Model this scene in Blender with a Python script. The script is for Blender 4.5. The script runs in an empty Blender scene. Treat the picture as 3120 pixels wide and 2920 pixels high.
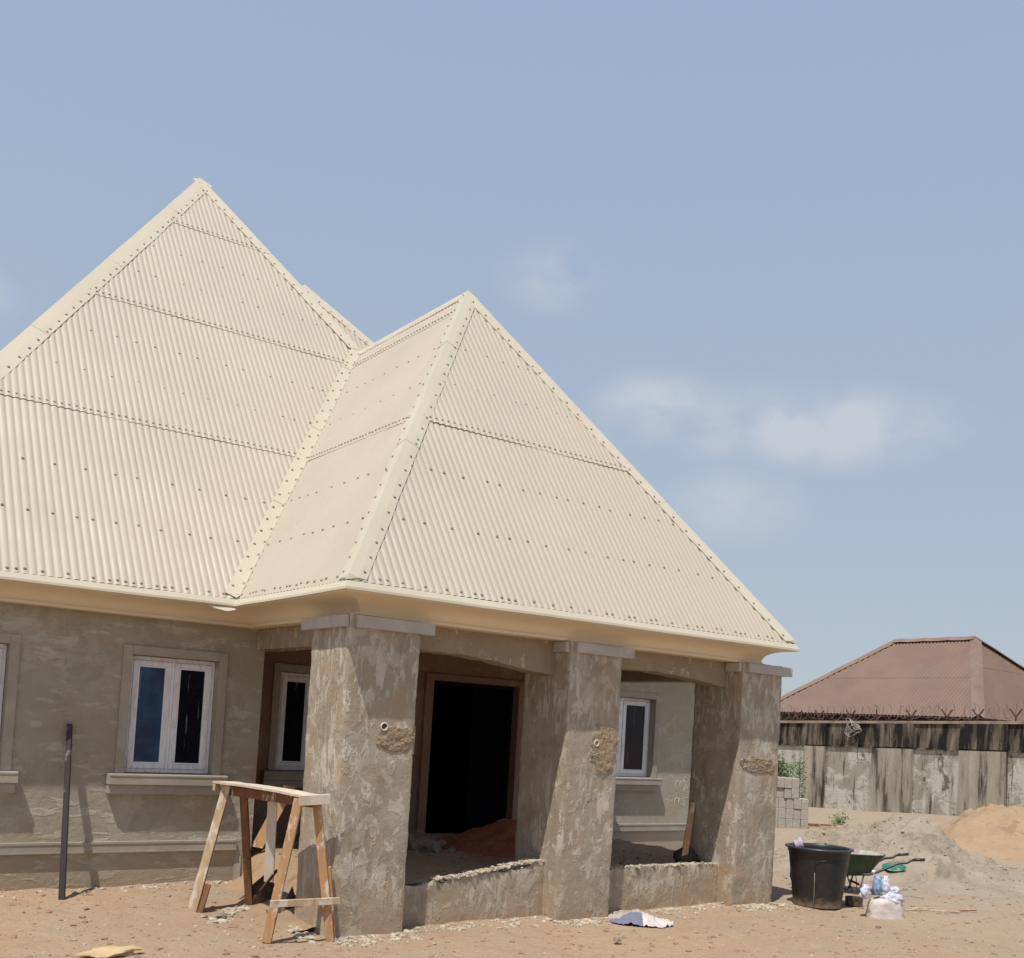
import bpy, bmesh, math, random
from mathutils import Vector as V, Matrix, noise
R = math.radians
rnd = random.Random(7)
scn = bpy.context.scene
col = scn.collection

# ---------------------------------------------------------------- camera, world, sun
cam_d = bpy.data.cameras.new('camera'); cam = bpy.data.objects.new('camera', cam_d); col.objects.link(cam)
yaw, pitch, roll = R(35.647), R(2.437), R(3.379)
fw = V((math.sin(yaw)*math.cos(pitch), math.cos(yaw)*math.cos(pitch), math.sin(pitch)))
rt = V((math.cos(yaw), -math.sin(yaw), 0)); up = rt.cross(fw)
r_ = rt*math.cos(roll) + up*math.sin(roll); u_ = -rt*math.sin(roll) + up*math.cos(roll)
m = Matrix((r_, u_, -fw)).transposed().to_4x4(); m.translation = V((0, 0, 1.9))
cam.matrix_world = m
cam_d.sensor_fit = 'HORIZONTAL'; cam_d.sensor_width = 36; cam_d.lens = 36.552
cam_d.shift_y = 0.1987; cam_d.clip_start = .1; cam_d.clip_end = 3000
scn.camera = cam

SUN = V((-.40, -.233, 1)).normalized()          # towards the sun
w = bpy.data.worlds.new('World'); scn.world = w; w.use_nodes = True
nt = w.node_tree; nt.nodes.clear()
def wn(t, **k):
    n = nt.nodes.new(t)
    for a, b in k.items(): setattr(n, a, b)
    return n
wo = wn('ShaderNodeOutputWorld'); bg = wn('ShaderNodeBackground')
sky = wn('ShaderNodeTexSky', sky_type='NISHITA', sun_disc=False)
sky.sun_elevation = math.asin(SUN.z); sky.sun_rotation = math.atan2(SUN.x, SUN.y)
sky.air_density = 1.0; sky.dust_density = 1.0; sky.ozone_density = 1.0; sky.altitude = 100
# dry-season dust: the sky colour is pulled towards a pale grey blue, evenly all round
tc = wn('ShaderNodeTexCoord'); sep = wn('ShaderNodeSeparateXYZ'); nt.links.new(tc.outputs['Generated'], sep.inputs[0])
grad = wn('ShaderNodeValToRGB')
els = grad.color_ramp.elements
els[0].position = .0; els[0].color = (3.1, 3.45, 3.8, 1)
els[1].position = .9; els[1].color = (2.4, 3.1, 4.4, 1)
e = els.new(.22); e.color = (2.95, 3.48, 4.2, 1)
e = els.new(.45); e.color = (2.72, 3.40, 4.4, 1)
nt.links.new(sep.outputs['Z'], grad.inputs[0])
mixs = wn('ShaderNodeMix', data_type='RGBA'); mixs.inputs[0].default_value = .85
nt.links.new(sky.outputs[0], mixs.inputs[6]); nt.links.new(grad.outputs[0], mixs.inputs[7])
# thin clouds: soft banks of cloud in fixed directions, broken up with noise
cn = wn('ShaderNodeTexNoise'); cn.inputs['Scale'].default_value = 9; cn.inputs['Detail'].default_value = 8; cn.inputs['Roughness'].default_value = .55
mp = wn('ShaderNodeMapping'); mp.inputs['Scale'].default_value = (1, 1, 1.7); nt.links.new(tc.outputs['Generated'], mp.inputs[0]); nt.links.new(mp.outputs[0], cn.inputs[0])
tot = None
CL = [(.547, .734, .403, .065, .65), (.648, .698, .298, .085, .7), (.688, .668, .290, .08, .6), (.73, .62, .288, .09, .7), (.77, .57, .282, .085, .7), (.80, .535, .279, .07, .6), (.715, .664, .217, .085, .5), (.10, .945, .325, .06, .5)]
def mth(op, a_, b_=0.):
    n_ = wn('ShaderNodeMath', operation=op)
    for i_, x_ in enumerate((a_, b_)):
        if isinstance(x_, bpy.types.NodeSocket): nt.links.new(x_, n_.inputs[i_])
        else: n_.inputs[i_].default_value = x_
    return n_.outputs[0]
for (dx, dy, dz, rad, amt) in CL:
    vm = wn('ShaderNodeVectorMath', operation='DISTANCE'); nt.links.new(mp.outputs[0], vm.inputs[0]); vm.inputs[1].default_value = (dx, dy, dz*1.7)
    f_ = wn('ShaderNodeMapRange', interpolation_type='SMOOTHSTEP'); nt.links.new(vm.outputs['Value'], f_.inputs[0])
    f_.inputs[1].default_value = rad; f_.inputs[2].default_value = 0; f_.inputs[3].default_value = 0; f_.inputs[4].default_value = amt
    tot = f_.outputs[0] if tot is None else mth('MAXIMUM', tot, f_.outputs[0])
cf = mth('MULTIPLY', tot, mth('MULTIPLY', mth('SUBTRACT', cn.outputs[0], .33), 4.4))
cf = mth('MINIMUM', mth('MAXIMUM', cf, 0.), .62)
mixc = wn('ShaderNodeMix', data_type='RGBA'); nt.links.new(cf, mixc.inputs[0])
nt.links.new(mixs.outputs[2], mixc.inputs[6]); mixc.inputs[7].default_value = (4.5, 4.65, 5.0, 1)
nt.links.new(mixc.outputs[2], bg.inputs[0]); bg.inputs[1].default_value = .136
nt.links.new(bg.outputs[0], wo.inputs[0])

sd = bpy.data.lights.new('sun', 'SUN'); sd.energy = 4.3; sd.angle = R(.55); sd.color = (1, .95, .87)
so = bpy.data.objects.new('sun', sd); col.objects.link(so)
so.rotation_euler = (-SUN).to_track_quat('-Z', 'Y').to_euler()
scn.view_settings.view_transform = 'Standard'; scn.view_settings.look = 'None'
scn.view_settings.exposure = 0.07; scn.view_settings.gamma = 1
scn.view_settings.use_curve_mapping = False

# ---------------------------------------------------------------- materials
class G:
    """tiny shader graph helper"""
    def __init__(s, name, rough=.9, spec=.3):
        s.m = bpy.data.materials.new(name); s.m.use_nodes = True; s.t = s.m.node_tree
        s.b = s.t.nodes['Principled BSDF']; s.b.inputs['Roughness'].default_value = rough
        s.b.inputs['Specular IOR Level'].default_value = spec
        g = s.t.nodes.new('ShaderNodeNewGeometry'); s.pos = g.outputs['Position']
        s.bh = None
    def n(s, t, ins=None, **k):
        n = s.t.nodes.new(t)
        for a, b in k.items(): setattr(n, a, b)
        for a, b in (ins or {}).items():
            if isinstance(b, bpy.types.NodeSocket): s.t.links.new(b, n.inputs[a])
            else: n.inputs[a].default_value = b
        return n
    def map(s, scale=(1, 1, 1), rot=(0, 0, 0), loc=(0, 0, 0), src=None):
        return s.n('ShaderNodeMapping', {0: src or s.pos, 'Scale': scale, 'Rotation': rot, 'Location': loc}).outputs[0]
    def noise(s, scale, detail=6, rough=.55, vec=None, dist=0):
        return s.n('ShaderNodeTexNoise', {0: vec or s.pos, 'Scale': scale, 'Detail': detail, 'Roughness': rough, 'Distortion': dist}).outputs[0]
    def ramp(s, f, a, b, ca=0., cb=1.):
        return s.n('ShaderNodeMapRange', {0: f, 1: a, 2: b, 3: ca, 4: cb}).outputs[0]
    def mix(s, f, a, b, mode='MIX'):
        n = s.n('ShaderNodeMix', data_type='RGBA', blend_type=mode)
        for i, x in ((0, f), (6, a), (7, b)):
            if isinstance(x, bpy.types.NodeSocket): s.t.links.new(x, n.inputs[i])
            else: n.inputs[i].default_value = (*x, 1) if isinstance(x, tuple) and len(x) == 3 else x
        return n.outputs[2]
    def math(s, op, a, b=0.):
        return s.n('ShaderNodeMath', {0: a, 1: b}, operation=op).outputs[0]
    def color(s, c):
        if isinstance(c, tuple): s.b.inputs['Base Color'].default_value = (*c, 1)
        else: s.t.links.new(c, s.b.inputs['Base Color'])
        return s
    def bump(s, h, strength, dist=.01):
        n = s.n('ShaderNodeBump', {'Height': h, 'Strength': strength, 'Distance': dist})
        if s.bh: s.t.links.new(s.bh, n.inputs['Normal'])
        s.bh = n.outputs[0]; s.t.links.new(s.bh, s.b.inputs['Normal']); return s
    def sep(s):
        return s.n('ShaderNodeSeparateXYZ', {0: s.pos}).outputs

def simple(name, c, rough=.8, spec=.3, var=.15, vs=8, bump=0, bs=60, metal=0):
    g = G(name, rough, spec); n = g.noise(vs, 5)
    g.color(g.mix(g.ramp(n, .3, .7), tuple(x*(1-var) for x in c), tuple(min(1, x*(1+var)) for x in c)))
    g.b.inputs['Metallic'].default_value = metal
    if bump: g.bump(g.noise(bs, 4), bump, .004)
    return g.m

def plaster(name, base, light, dark, stretch=(1, 1, .45), blot=7., amt=(.56, .60), comb=True, rough=.92, bs=1., warm=None, dist=.9, topgate=False, lay=.8, mott=0):
    g = G(name, rough, .15)
    v = g.map(stretch)
    big = g.noise(1.1, 4, .5)
    c = g.mix(g.ramp(big, .35, .68), base, dark)
    mid = g.noise(4.5, 8, .62, v)
    c = g.mix(g.ramp(mid, .35, .7, 0, .55), c, tuple(x*.72 for x in base))
    b1 = g.noise(blot, 5, .6, v, dist)
    b3 = g.ramp(g.noise(blot*2.4, 5, .65, v, dist), .62, .66)
    m1 = g.ramp(b1, *amt)
    c = g.mix(g.math('MULTIPLY', b3, .55), c, light)
    c = g.mix(g.math('MULTIPLY', m1, lay), c, light)
    h = g.math('ADD', g.math('MULTIPLY', m1, .5), g.math('MULTIPLY', b3, .35))
    if comb:      # trowel strokes
        rv = g.map((1, 1, .28), (R(24), R(-24), 0))
        b2 = g.noise(15, 3, .5, rv, .5); m2 = g.ramp(b2, .52, .57)
        gate = g.ramp(g.noise(1.6, 2, .5, g.map(loc=(3, 5, 1))), .46, .58)
        if topgate: gate = g.math('MAXIMUM', gate, g.ramp(g.math('ADD', g.sep()[2], g.math('MULTIPLY', mid, .6)), 2.1, 2.5))
        m2 = g.math('MULTIPLY', m2, gate)
        c = g.mix(g.math('MULTIPLY', m2, .75), c, light); h = g.math('ADD', h, m2)
    if warm:
        z = g.sep()[2]
        wm = g.math('MULTIPLY', g.ramp(g.noise(2.4, 4, .5, g.map(loc=(7, 1, 2))), .52, .68), .6)
        c = g.mix(wm, c, warm)
        low = g.math('MULTIPLY', g.ramp(g.math('ADD', z, g.math('MULTIPLY', mid, .5)), .75, .25), .7)
        c = g.mix(low, c, warm)
    if mott:      # damp darker patches and pale cement smears, sharp edged
        d1 = g.noise(3.3, 8, .68, g.map((1, 1, .8), loc=(9, 2, 5)), .3)
        c = g.mix(g.ramp(d1, .54, .59, 0, mott), c, tuple(x*.68 for x in base))
        d2 = g.noise(2.2, 9, .72, g.map((1, 1, .9), loc=(1, 7, 3)), .2)
        c = g.mix(g.ramp(d2, .56, .60, 0, mott), c, tuple(x*.94 for x in light))
    fine = g.noise(90, 4, .7)
    dk_ = g.ramp(g.noise(11, 7, .7, g.map((1, 1, 1.6), loc=(4, 4, 4))), .60, .68, 0, .35); c = g.mix(dk_, c, tuple(x*.55 for x in base))
    c = g.mix(g.ramp(fine, .3, .7, 0, .22), c, tuple(x*.55 for x in base))
    g.color(c)
    g.bump(h, .8*bs, .014); g.bump(g.noise(13, 8, .7), .7*bs, .018); g.bump(fine, .3*bs, .004)
    return g.m

M = {}
M['column'] = plaster('column_plaster', (.385, .32, .24), (.60, .545, .46), (.45, .385, .305), (1, 1, .6), 8, topgate=True, lay=.62, bs=.62, mott=.5, warm=(.40, .275, .175))
M['beam'] = plaster('beam_plaster', (.37, .29, .21), (.52, .46, .37), (.33, .26, .185), (1, 1, .8), 8, (.6, .64))
M['wall'] = plaster('wall_plaster', (.42, .375, .30), (.50, .465, .395), (.35, .305, .24), (.55, .55, 1.6), 4.2, (.54, .60), False, warm=(.36, .25, .155), dist=.25, bs=.7, mott=.45)
M['innerwall'] = plaster('inner_wall_bounce_tint', (.31, .20, .14), (.36, .28, .215), (.26, .145, .10), (.8, .8, .6), 3.2, (.54, .66), False)  # red-brown tone paints warm light bounced off the sand into the plaster
M['rendered'] = plaster('rendered_wall', (.43, .395, .315), (.49, .455, .375), (.39, .35, .275), (.8, .8, 1.2), 4, (.55, .68), False, warm=(.40, .28, .18), bs=.5)
M['cement'] = plaster('smooth_cement', (.40, .355, .295), (.44, .395, .335), (.36, .315, .26), (1, 1, 1), 3, (.5, .75), False, bs=.25)
M['cap'] = plaster('cap_cement', (.50, .47, .43), (.56, .53, .49), (.46, .43, .39), (1, 1, 1), 3, (.5, .75), False, bs=.2)

def roofmat(name, c, rough=.42):
    g = G(name, rough, .32)
    n = g.noise(.8, 4, .6); n2 = g.noise(30, 3, .6)
    k = g.mix(g.ramp(n, .35, .7), c, tuple(x*.93 for x in c))
    k = g.mix(g.ramp(n2, .62, .8, 0, .25), k, (.42, .36, .28))
    g.color(k); g.t.links.new(g.ramp(g.noise(2.5, 4), .3, .7, rough-.08, rough+.1), g.b.inputs['Roughness'])
    g.bump(g.noise(2.2, 3, .5), .25, .02)
    return g.m
M['sheet'] = roofmat('cream_roof_sheet', (.475, .412, .326), .54)
M['flash'] = roofmat('cream_flashing', (.565, .505, .39), .42)
M['fascia'] = roofmat('cream_fascia', (.74, .62, .44), .40)
M['zinc'] = simple('screw_steel', (.26, .22, .175), .5, .5, .2, 40, metal=.2)
M['ceiling'] = simple('ceiling_bounce_tint', (.20, .10, .065), .9, .1, .2, 3)  # warm bounce from the sandy ground is put into this red-brown
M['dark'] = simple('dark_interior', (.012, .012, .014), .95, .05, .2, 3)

g = G('white_frame', .4, .4)          # white window profile still in printed protective film
n1 = g.noise(26, 3, .6, g.map((1, 1, .25))); n2 = g.noise(60, 2, .5, g.map((1.5, 1, .5)))
c = g.mix(g.ramp(n1, .5, .56, 0, .5), (.76, .76, .80), (.62, .56, .55))
c = g.mix(g.ramp(n2, .66, .70, 0, .7), c, (.25, .24, .26)); g.color(c); M['frame'] = g.m
M['bead'] = simple('white_bead', (.78, .80, .84), .35, .5, .04)

def glassmat(name, a, b):
    g = G(name, .06, .28)
    st = g.noise(24, 4, .6, g.map((1, 1, .05)))
    dr = g.ramp(st, .66, .70)
    bl = g.ramp(g.noise(3.5, 4, .6), .35, .7)
    c = g.mix(bl, a, b); c = g.mix(g.math('MULTIPLY', dr, .5), c, (.22, .25, .28)); g.color(c)
    g.t.links.new(g.math('ADD', g.math('MULTIPLY', dr, .5), .06), g.b.inputs['Roughness'])
    return g.m
M['glass'] = glassmat('tinted_glass', (.004, .005, .009), (.008, .010, .018))
M['glassreflect'] = glassmat('painted_reflection_glass', (.008, .03, .09), (.025, .085, .18))  # bluish reflected light painted into the base colour of the pane

# ground
g = G('dirt', .95, .1)
sx = g.sep()
big = g.noise(.35, 5, .55); md = g.noise(1.6, 6, .6); fi = g.noise(22, 6, .7); spk = g.noise(70, 2, .5)
c = g.mix(g.ramp(big, .38, .62), (.43, .305, .195), (.37, .275, .195))
right = g.ramp(g.math('ADD', sx[0], g.math('MULTIPLY', big, 4.)), 11.0, 13.8)
c = g.mix(g.math('MULTIPLY', right, .75), c, (.36, .295, .225))
c = g.mix(g.ramp(md, .5, .72, 0, .6), c, (.39, .245, .165))
c = g.mix(g.ramp(md, .48, .25, 0, .5), c, (.40, .335, .26))
c = g.mix(g.ramp(fi, .35, .75, 0, .45), c, (.27, .19, .125))
c = g.mix(g.ramp(spk, .66, .74, 0, .6), c, (.58, .49, .38))
fp = g.noise(2.8, 5, .6, g.map((1, 1.5, 1), (0, 0, .6), (4, 1, 0))); c = g.mix(g.ramp(fp, .58, .66, 0, .3), c, (.30, .215, .145))
g.color(c); g.bump(g.noise(5, 8, .7), .8, .06); g.bump(fi, .6, .014); g.bump(spk, .3, .006)
M['dirt'] = g.m

def sand(name, a, b, d, sc=1.):
    g = G(name, .97, .1)
    c = g.mix(g.ramp(g.noise(1.8*sc, 6, .6), .38, .64), a, b)
    c = g.mix(g.ramp(g.noise(5*sc, 7, .7), .56, .66, 0, .7), c, d)
    c = g.mix(g.ramp(g.noise(1.25, 9, .72, g.map(loc=(3, 1, 6))), .57, .61, 0, .6), c, tuple(x*.55 for x in a))
    c = g.mix(g.ramp(g.noise(40, 3, .7), .4, .75, 0, .35), c, tuple(x*.6 for x in a))
    g.color(c); g.bump(g.noise(7, 8, .75), .7, .06); g.bump(g.noise(45, 4, .7), .5, .01)
    return g.m
M['greysand'] = sand('grey_sand', (.39, .32, .245), (.32, .26, .195), (.20, .155, .115))
M['orangesand'] = sand('orange_sand', (.42, .30, .19), (.385, .26, .16), (.29, .185, .11))
M['redsoil'] = sand('red_soil', (.36, .13, .065), (.30, .10, .052), (.16, .055, .03), 1.5)
M['poorsand'] = sand('porch_sand', (.40, .27, .165), (.34, .25, .17), (.28, .19, .125), 1.3)
M['stone'] = simple('rubble_stone', (.24, .205, .16), .95, .1, .35, 9, 1, 30)
M['darkstone'] = simple('dark_stone', (.07, .052, .038), .95, .1, .4, 9, 1, 30)
M['pebble'] = simple('pebble', (.37, .295, .225), .95, .1, .5, 14)
M['crumb'] = simple('mortar_crumbs', (.40, .34, .26), .95, .1, .4, 14)
M['clod'] = simple('dirt_clod', (.29, .195, .125), .97, .1, .3, 9)
M['block'] = plaster('block_cement', (.43, .39, .34), (.47, .43, .38), (.38, .34, .29), (1, 1, 1), 9, (.5, .7), False, bs=.6)

def wood(name, a, b, rot=(0, 0, 0), paint=0.):
    g = G(name, .8, .2)
    gr = g.noise(26, 6, .6, g.map((1, 1, .12), rot), .4)
    c = g.mix(g.ramp(gr, .3, .7), a, b)
    if paint:
        p = g.noise(9, 6, .7, g.map((1, 1, .5), loc=(2, 2, 2)))
        c = g.mix(g.ramp(p, .60-paint*.25, .66-paint*.2, 0, .85), c, (.62, .55, .46))
    g.color(c); g.bump(gr, .5, .006); return g.m
M['wood'] = wood('raw_timber', (.50, .30, .155), (.36, .195, .095), paint=.25)
M['woodpale'] = wood('pale_timber', (.50, .36, .22), (.37, .25, .15), paint=.55)
M['wooddark'] = wood('brown_timber', (.26, .13, .065), (.17, .085, .045), paint=.1)
M['woodwhite'] = wood('whitewashed_timber', (.66, .60, .53), (.50, .43, .36), paint=.9)
M['woodplank'] = wood('cement_stained_plank', (.50, .37, .27), (.60, .50, .42), paint=.6)
g = G('tarred_pole', .55, .4)
gn = g.noise(8, 6, .65, g.map((1, 1, .6)))
g.color(g.mix(g.ramp(gn, .6, .68), (.035, .022, .02), (.26, .23, .23))); g.bump(gn, .4, .01); M['pole'] = g.m

g = G('black_plastic', .42, .5)
z = g.sep()[2]; nn = g.noise(14, 6, .7)
dust = g.ramp(g.math('ADD', z, g.math('MULTIPLY', nn, .28)), .26, .14)
g.color(g.mix(dust, g.mix(g.ramp(nn, .35, .7), (.012, .012, .013), (.028, .025, .023)), (.22, .15, .10)))
g.t.links.new(g.ramp(nn, .3, .7, .34, .6), g.b.inputs['Roughness']); M['plastic'] = g.m
M['rim'] = simple('black_rim', (.03, .032, .036), .35, .5, .2)
M['lilac'] = simple('lilac_plastic', (.52, .46, .58), .45, .4, .1)
M['green'] = simple('green_painted_steel', (.018, .05, .022), .45, .5, .4, 12)
M['blacksteel'] = simple('black_steel', (.02, .022, .02), .4, .5, .3, 12)
M['mortarcoat'] = simple('mortar_coated_steel', (.42, .39, .35), .95, .1, .4, 18, .8)
M['teal'] = simple('teal_painted_steel', (.02, .16, .125), .45, .5, .35, 10)
M['tin'] = simple('rusty_tin', (.20, .155, .125), .6, .4, .5, 25, metal=.3)
M['tin_in'] = simple('tin_inside', (.06, .045, .04), .8, .2, .3)
M['sack'] = simple('white_woven_sack', (.56, .50, .465), .8, .2, .14, 9, 1, 26)
M['sackblue'] = simple('blue_printed_sack', (.30, .31, .50), .75, .2, .25, 8, .6, 90)
M['nylon'] = simple('blue_nylon', (.22, .31, .46), .35, .5, .3, 12)
M['nylonwhite'] = simple('white_nylon', (.55, .55, .62), .35, .5, .15, 12)
M['card'] = simple('yellow_card', (.50, .37, .21), .9, .1, .15, 8, .5)
M['chalk'] = simple('chalk', (.80, .77, .70), .95, .1, .1)
M['conduit'] = simple('pvc_conduit', (.60, .55, .48), .6, .3, .15)
M['wire'] = simple('dull_wire', (.20, .15, .13), .7, .3, .3)
M['wirepale'] = simple('pale_wire', (.42, .38, .35), .7, .3, .2)
M['rust'] = simple('rusty_iron', (.10, .045, .032), .8, .2, .3)

def leafmat(name, a, b):
    g = G(name, .6, .3); oi = g.noise(9, 3)
    g.color(g.mix(g.ramp(oi, .35, .65), a, b)); g.b.inputs['Subsurface Weight'].default_value = 0
    return g.m
M['leaf'] = leafmat('leaf', (.045, .085, .02), (.11, .17, .045))
M['stem'] = simple('stem', (.12, .11, .05))

# red corrugated roof
g = G('faded_red_roof', .6, .3)
n1 = g.noise(.9, 5, .6); n2 = g.noise(3, 6, .7, g.map((.3, 1.4, .6)))
c = g.mix(g.ramp(n1, .35, .7), (.205, .130, .096), (.172, .106, .080))
c = g.mix(g.ramp(n2, .70, .76, 0, .7), c, (.56, .42, .36)); g.color(c); M['redroof'] = g.m
M['redcap'] = simple('faded_red_cap', (.225, .15, .115), .6, .3, .15, 2)
M['redwall'] = simple('brown_house_wall', (.25, .19, .14))

# mould stained perimeter wall
def perim(name, upper):
    g = G(name, .95, .1)
    st = g.noise(3.2, 7, .65, g.map((1, 1, .16)), .3)
    st2 = g.noise(8, 5, .6, g.map((1, 1, .07), loc=(0, 3, 0)))
    if upper:
        c = g.mix(g.ramp(st, .46, .66), (.022, .020, .018), (.24, .20, .15))
        c = g.mix(g.ramp(st2, .60, .68, 0, .6), c, (.30, .26, .20))
        pe = g.noise(1.4, 5, .6, g.map(loc=(1, 9, 4))); c = g.mix(g.ramp(pe, .66, .68), c, (.50, .43, .33))
        g.bump(pe, .4, .02)
    else:
        pe = g.noise(1.15, 7, .62, g.map(loc=(1, 2, 4)), .5)
        c = g.mix(g.ramp(pe, .45, .48), (.32, .29, .24), (.47, .45, .39))
        c = g.mix(g.ramp(st, .52, .68, 0, .6), c, (.17, .145, .115))
        dn = g.noise(2.6, 7, .7, g.map((1, 1, .6), loc=(2, 8, 3))); c = g.mix(g.ramp(dn, .58, .62, 0, .9), c, (.13, .105, .08))
        c = g.mix(g.ramp(st2, .60, .68, 0, .8), c, (.035, .03, .026))
        g.bump(g.ramp(pe, .5, .53), .5, .03)
    g.color(c); g.bump(g.noise(14, 6, .7), .5, .02)
    return g.m
M['wallupper'] = perim('mould_blackened_wall', True); M['walllower'] = perim('peeling_wall', False)
g = G('stained_pilaster', .95, .1)
st = g.noise(3.4, 7, .65, g.map((1, 1, .12), loc=(0, 5, 1)), .2)
c = g.mix(g.ramp(st, .36, .60), (.40, .36, .29), (.23, .20, .16)); c = g.mix(g.ramp(st, .53, .63, 0, .9), c, (.04, .035, .03))
g.color(c); g.bump(g.noise(14, 6, .7), .5, .02); M['pilaster'] = g.m
M['coping'] = simple('coping_cement', (.30, .23, .17), .95, .1, .3, 4, .6)

# ---------------------------------------------------------------- object helpers
def thing(name, label, cat, loc=(0, 0, 0), group=None):
    o = bpy.data.objects.new(name, None); col.objects.link(o); o.location = loc; o.empty_display_size = .2
    o['label'] = label; o['category'] = cat
    if group: o['group'] = group
    return o
def tag(o, label, cat, group=None):
    o['label'] = label; o['category'] = cat
    if group: o['group'] = group
    return o
def rootloc(p):
    return V(p.location) if p.parent is None else V((0, 0, 0))
class MB:
    def __init__(s): s.v = []; s.f = []; s.mi = []; s.sm = []
    def add(s, vs, fs, mi=0, sm=False):
        o = len(s.v); s.v += [tuple(x) for x in vs]; s.f += [tuple(i+o for i in f) for f in fs]
        s.mi += [mi]*len(fs); s.sm += [sm]*len(fs); return s
    def box(s, a, b, mi=0, bev=0, jit=0):
        x0, y0, z0 = a; x1, y1, z1 = b
        vs = [(x0, y0, z0), (x1, y0, z0), (x1, y1, z0), (x0, y1, z0), (x0, y0, z1), (x1, y0, z1), (x1, y1, z1), (x0, y1, z1)]
        if jit: vs = [tuple(c+rnd.uniform(-jit, jit) for c in v) for v in vs]
        return s.add(vs, [(0, 3, 2, 1), (4, 5, 6, 7), (0, 1, 5, 4), (1, 2, 6, 5), (2, 3, 7, 6), (3, 0, 4, 7)], mi)
    def bar(s, a, b, w, d, side=V((1, 0, 0)), mi=0, w2=None):
        """rectangular timber from a to b; w along 'side', d across"""
        a = V(a); b = V(b); e = (b-a).normalized(); sd = V(side); sd = (sd-e*sd.dot(e)).normalized(); t = e.cross(sd)
        vs = []
        for p, ww in ((a, w), (b, w2 or w)):
            for i, j in ((-1, -1), (1, -1), (1, 1), (-1, 1)): vs.append(p+sd*i*ww/2+t*j*d/2)
        return s.add(vs, [(3, 2, 1, 0), (4, 5, 6, 7), (0, 1, 5, 4), (1, 2, 6, 5), (2, 3, 7, 6), (3, 0, 4, 7)], mi)
    def tube(s, pts, r, n=8, closed=False, mi=0, caps=True):
        pts = [V(p) for p in pts]; k = len(pts); rings = []; up0 = None
        for i, p in enumerate(pts):
            a = pts[(i-1) % k] if closed or i > 0 else p; b = pts[(i+1) % k] if closed or i < k-1 else p
            t = (b-a).normalized()
            if up0 is None:
                up0 = t.orthogonal().normalized()
            up0 = (up0-t*up0.dot(t)).normalized(); bi = t.cross(up0)
            rr = r[i] if isinstance(r, (list, tuple)) else r
            rings.append([p+up0*math.cos(2*math.pi*j/n)*rr+bi*math.sin(2*math.pi*j/n)*rr for j in range(n)])
        vs = [x for q in rings for x in q]; fs = []
        for i in range(k if closed else k-1):
            for j in range(n):
                fs.append((i*n+j, i*n+(j+1) % n, ((i+1) % k)*n+(j+1) % n, ((i+1) % k)*n+j))
        if caps and not closed: fs += [tuple(range(n-1, -1, -1)), tuple((k-1)*n+j for j in range(n))]
        return s.add(vs, fs, mi, True)
    def lathe(s, prof, c, n=40, mi=0, sm=True, wob=0, axis=None):
        cx, cy, cz = c; vs = []; fs = []; k = len(prof)
        q = V(axis or (0, 0, 1)).to_track_quat('Z', 'Y') if axis else None
        for i in range(n):
            a = 2*math.pi*i/n
            for (r, z) in prof:
                rr = r*(1+wob*math.sin(3*a+1)); p = V((rr*math.cos(a), rr*math.sin(a), z))
                if q: p = q @ p
                vs.append((cx+p.x, cy+p.y, cz+p.z))
        for i in range(n):
            for j in range(k-1):
                fs.append((i*k+j, ((i+1) % n)*k+j, ((i+1) % n)*k+j+1, i*k+j+1))
        return s.add(vs, fs, mi, sm)
    def rock(s, c, sx, sy, sz, seed=0, sub=1, mi=0, rough=.35):
        bm = bmesh.new(); bmesh.ops.create_icosphere(bm, subdivisions=sub, radius=1)
        rz = seed*1.7; ca, sa = math.cos(rz), math.sin(rz)
        vs = []
        for v in bm.verts:
            k = 1+rough*noise.noise(v.co*1.4+V((seed*3.1, seed, 0)))*1.6
            x, y, z = v.co.x*sx*k, v.co.y*sy*k, max(v.co.z, -.45)*sz*k
            vs.append((c[0]+x*ca-y*sa, c[1]+x*sa+y*ca, c[2]+z))
        fs = [tuple(v.index for v in f.verts) for f in bm.faces]; bm.free()
        return s.add(vs, fs, mi)
    def build(s, name, mat, parent=None, label=None, kind=None, recalc=False, sharp=0):
        me = bpy.data.meshes.new(name); me.from_pydata(s.v, [], s.f)
        for mm in (mat if isinstance(mat, (list, tuple)) else [mat]): me.materials.append(mm)
        me.polygons.foreach_set('material_index', s.mi); me.polygons.foreach_set('use_smooth', s.sm)
        if recalc:
            bm = bmesh.new(); bm.from_mesh(me); bmesh.ops.recalc_face_normals(bm, faces=bm.faces); bm.to_mesh(me); bm.free()
        me.update()
        if sharp: me.set_sharp_from_angle(angle=R(sharp))
        o = bpy.data.objects.new(name, me); col.objects.link(o)
        if parent:
            o.parent = parent; o.matrix_parent_inverse = Matrix.Translation(-rootloc(parent))
        if label: o['label'] = label
        if kind: o['kind'] = kind
        return o
def bevel(o, w=.006, seg=2):
    md = o.modifiers.new('bevel', 'BEVEL'); md.width = w; md.segments = seg; md.limit_method = 'ANGLE'; return o
def sstep(a, b, x):
    t = max(0., min(1., (x-a)/(b-a))); return t*t*(3-2*t)
def fbm(x, y, z=0, o=4):
    return noise.fractal(V((x, y, z)), 1., 2., o)

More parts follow.
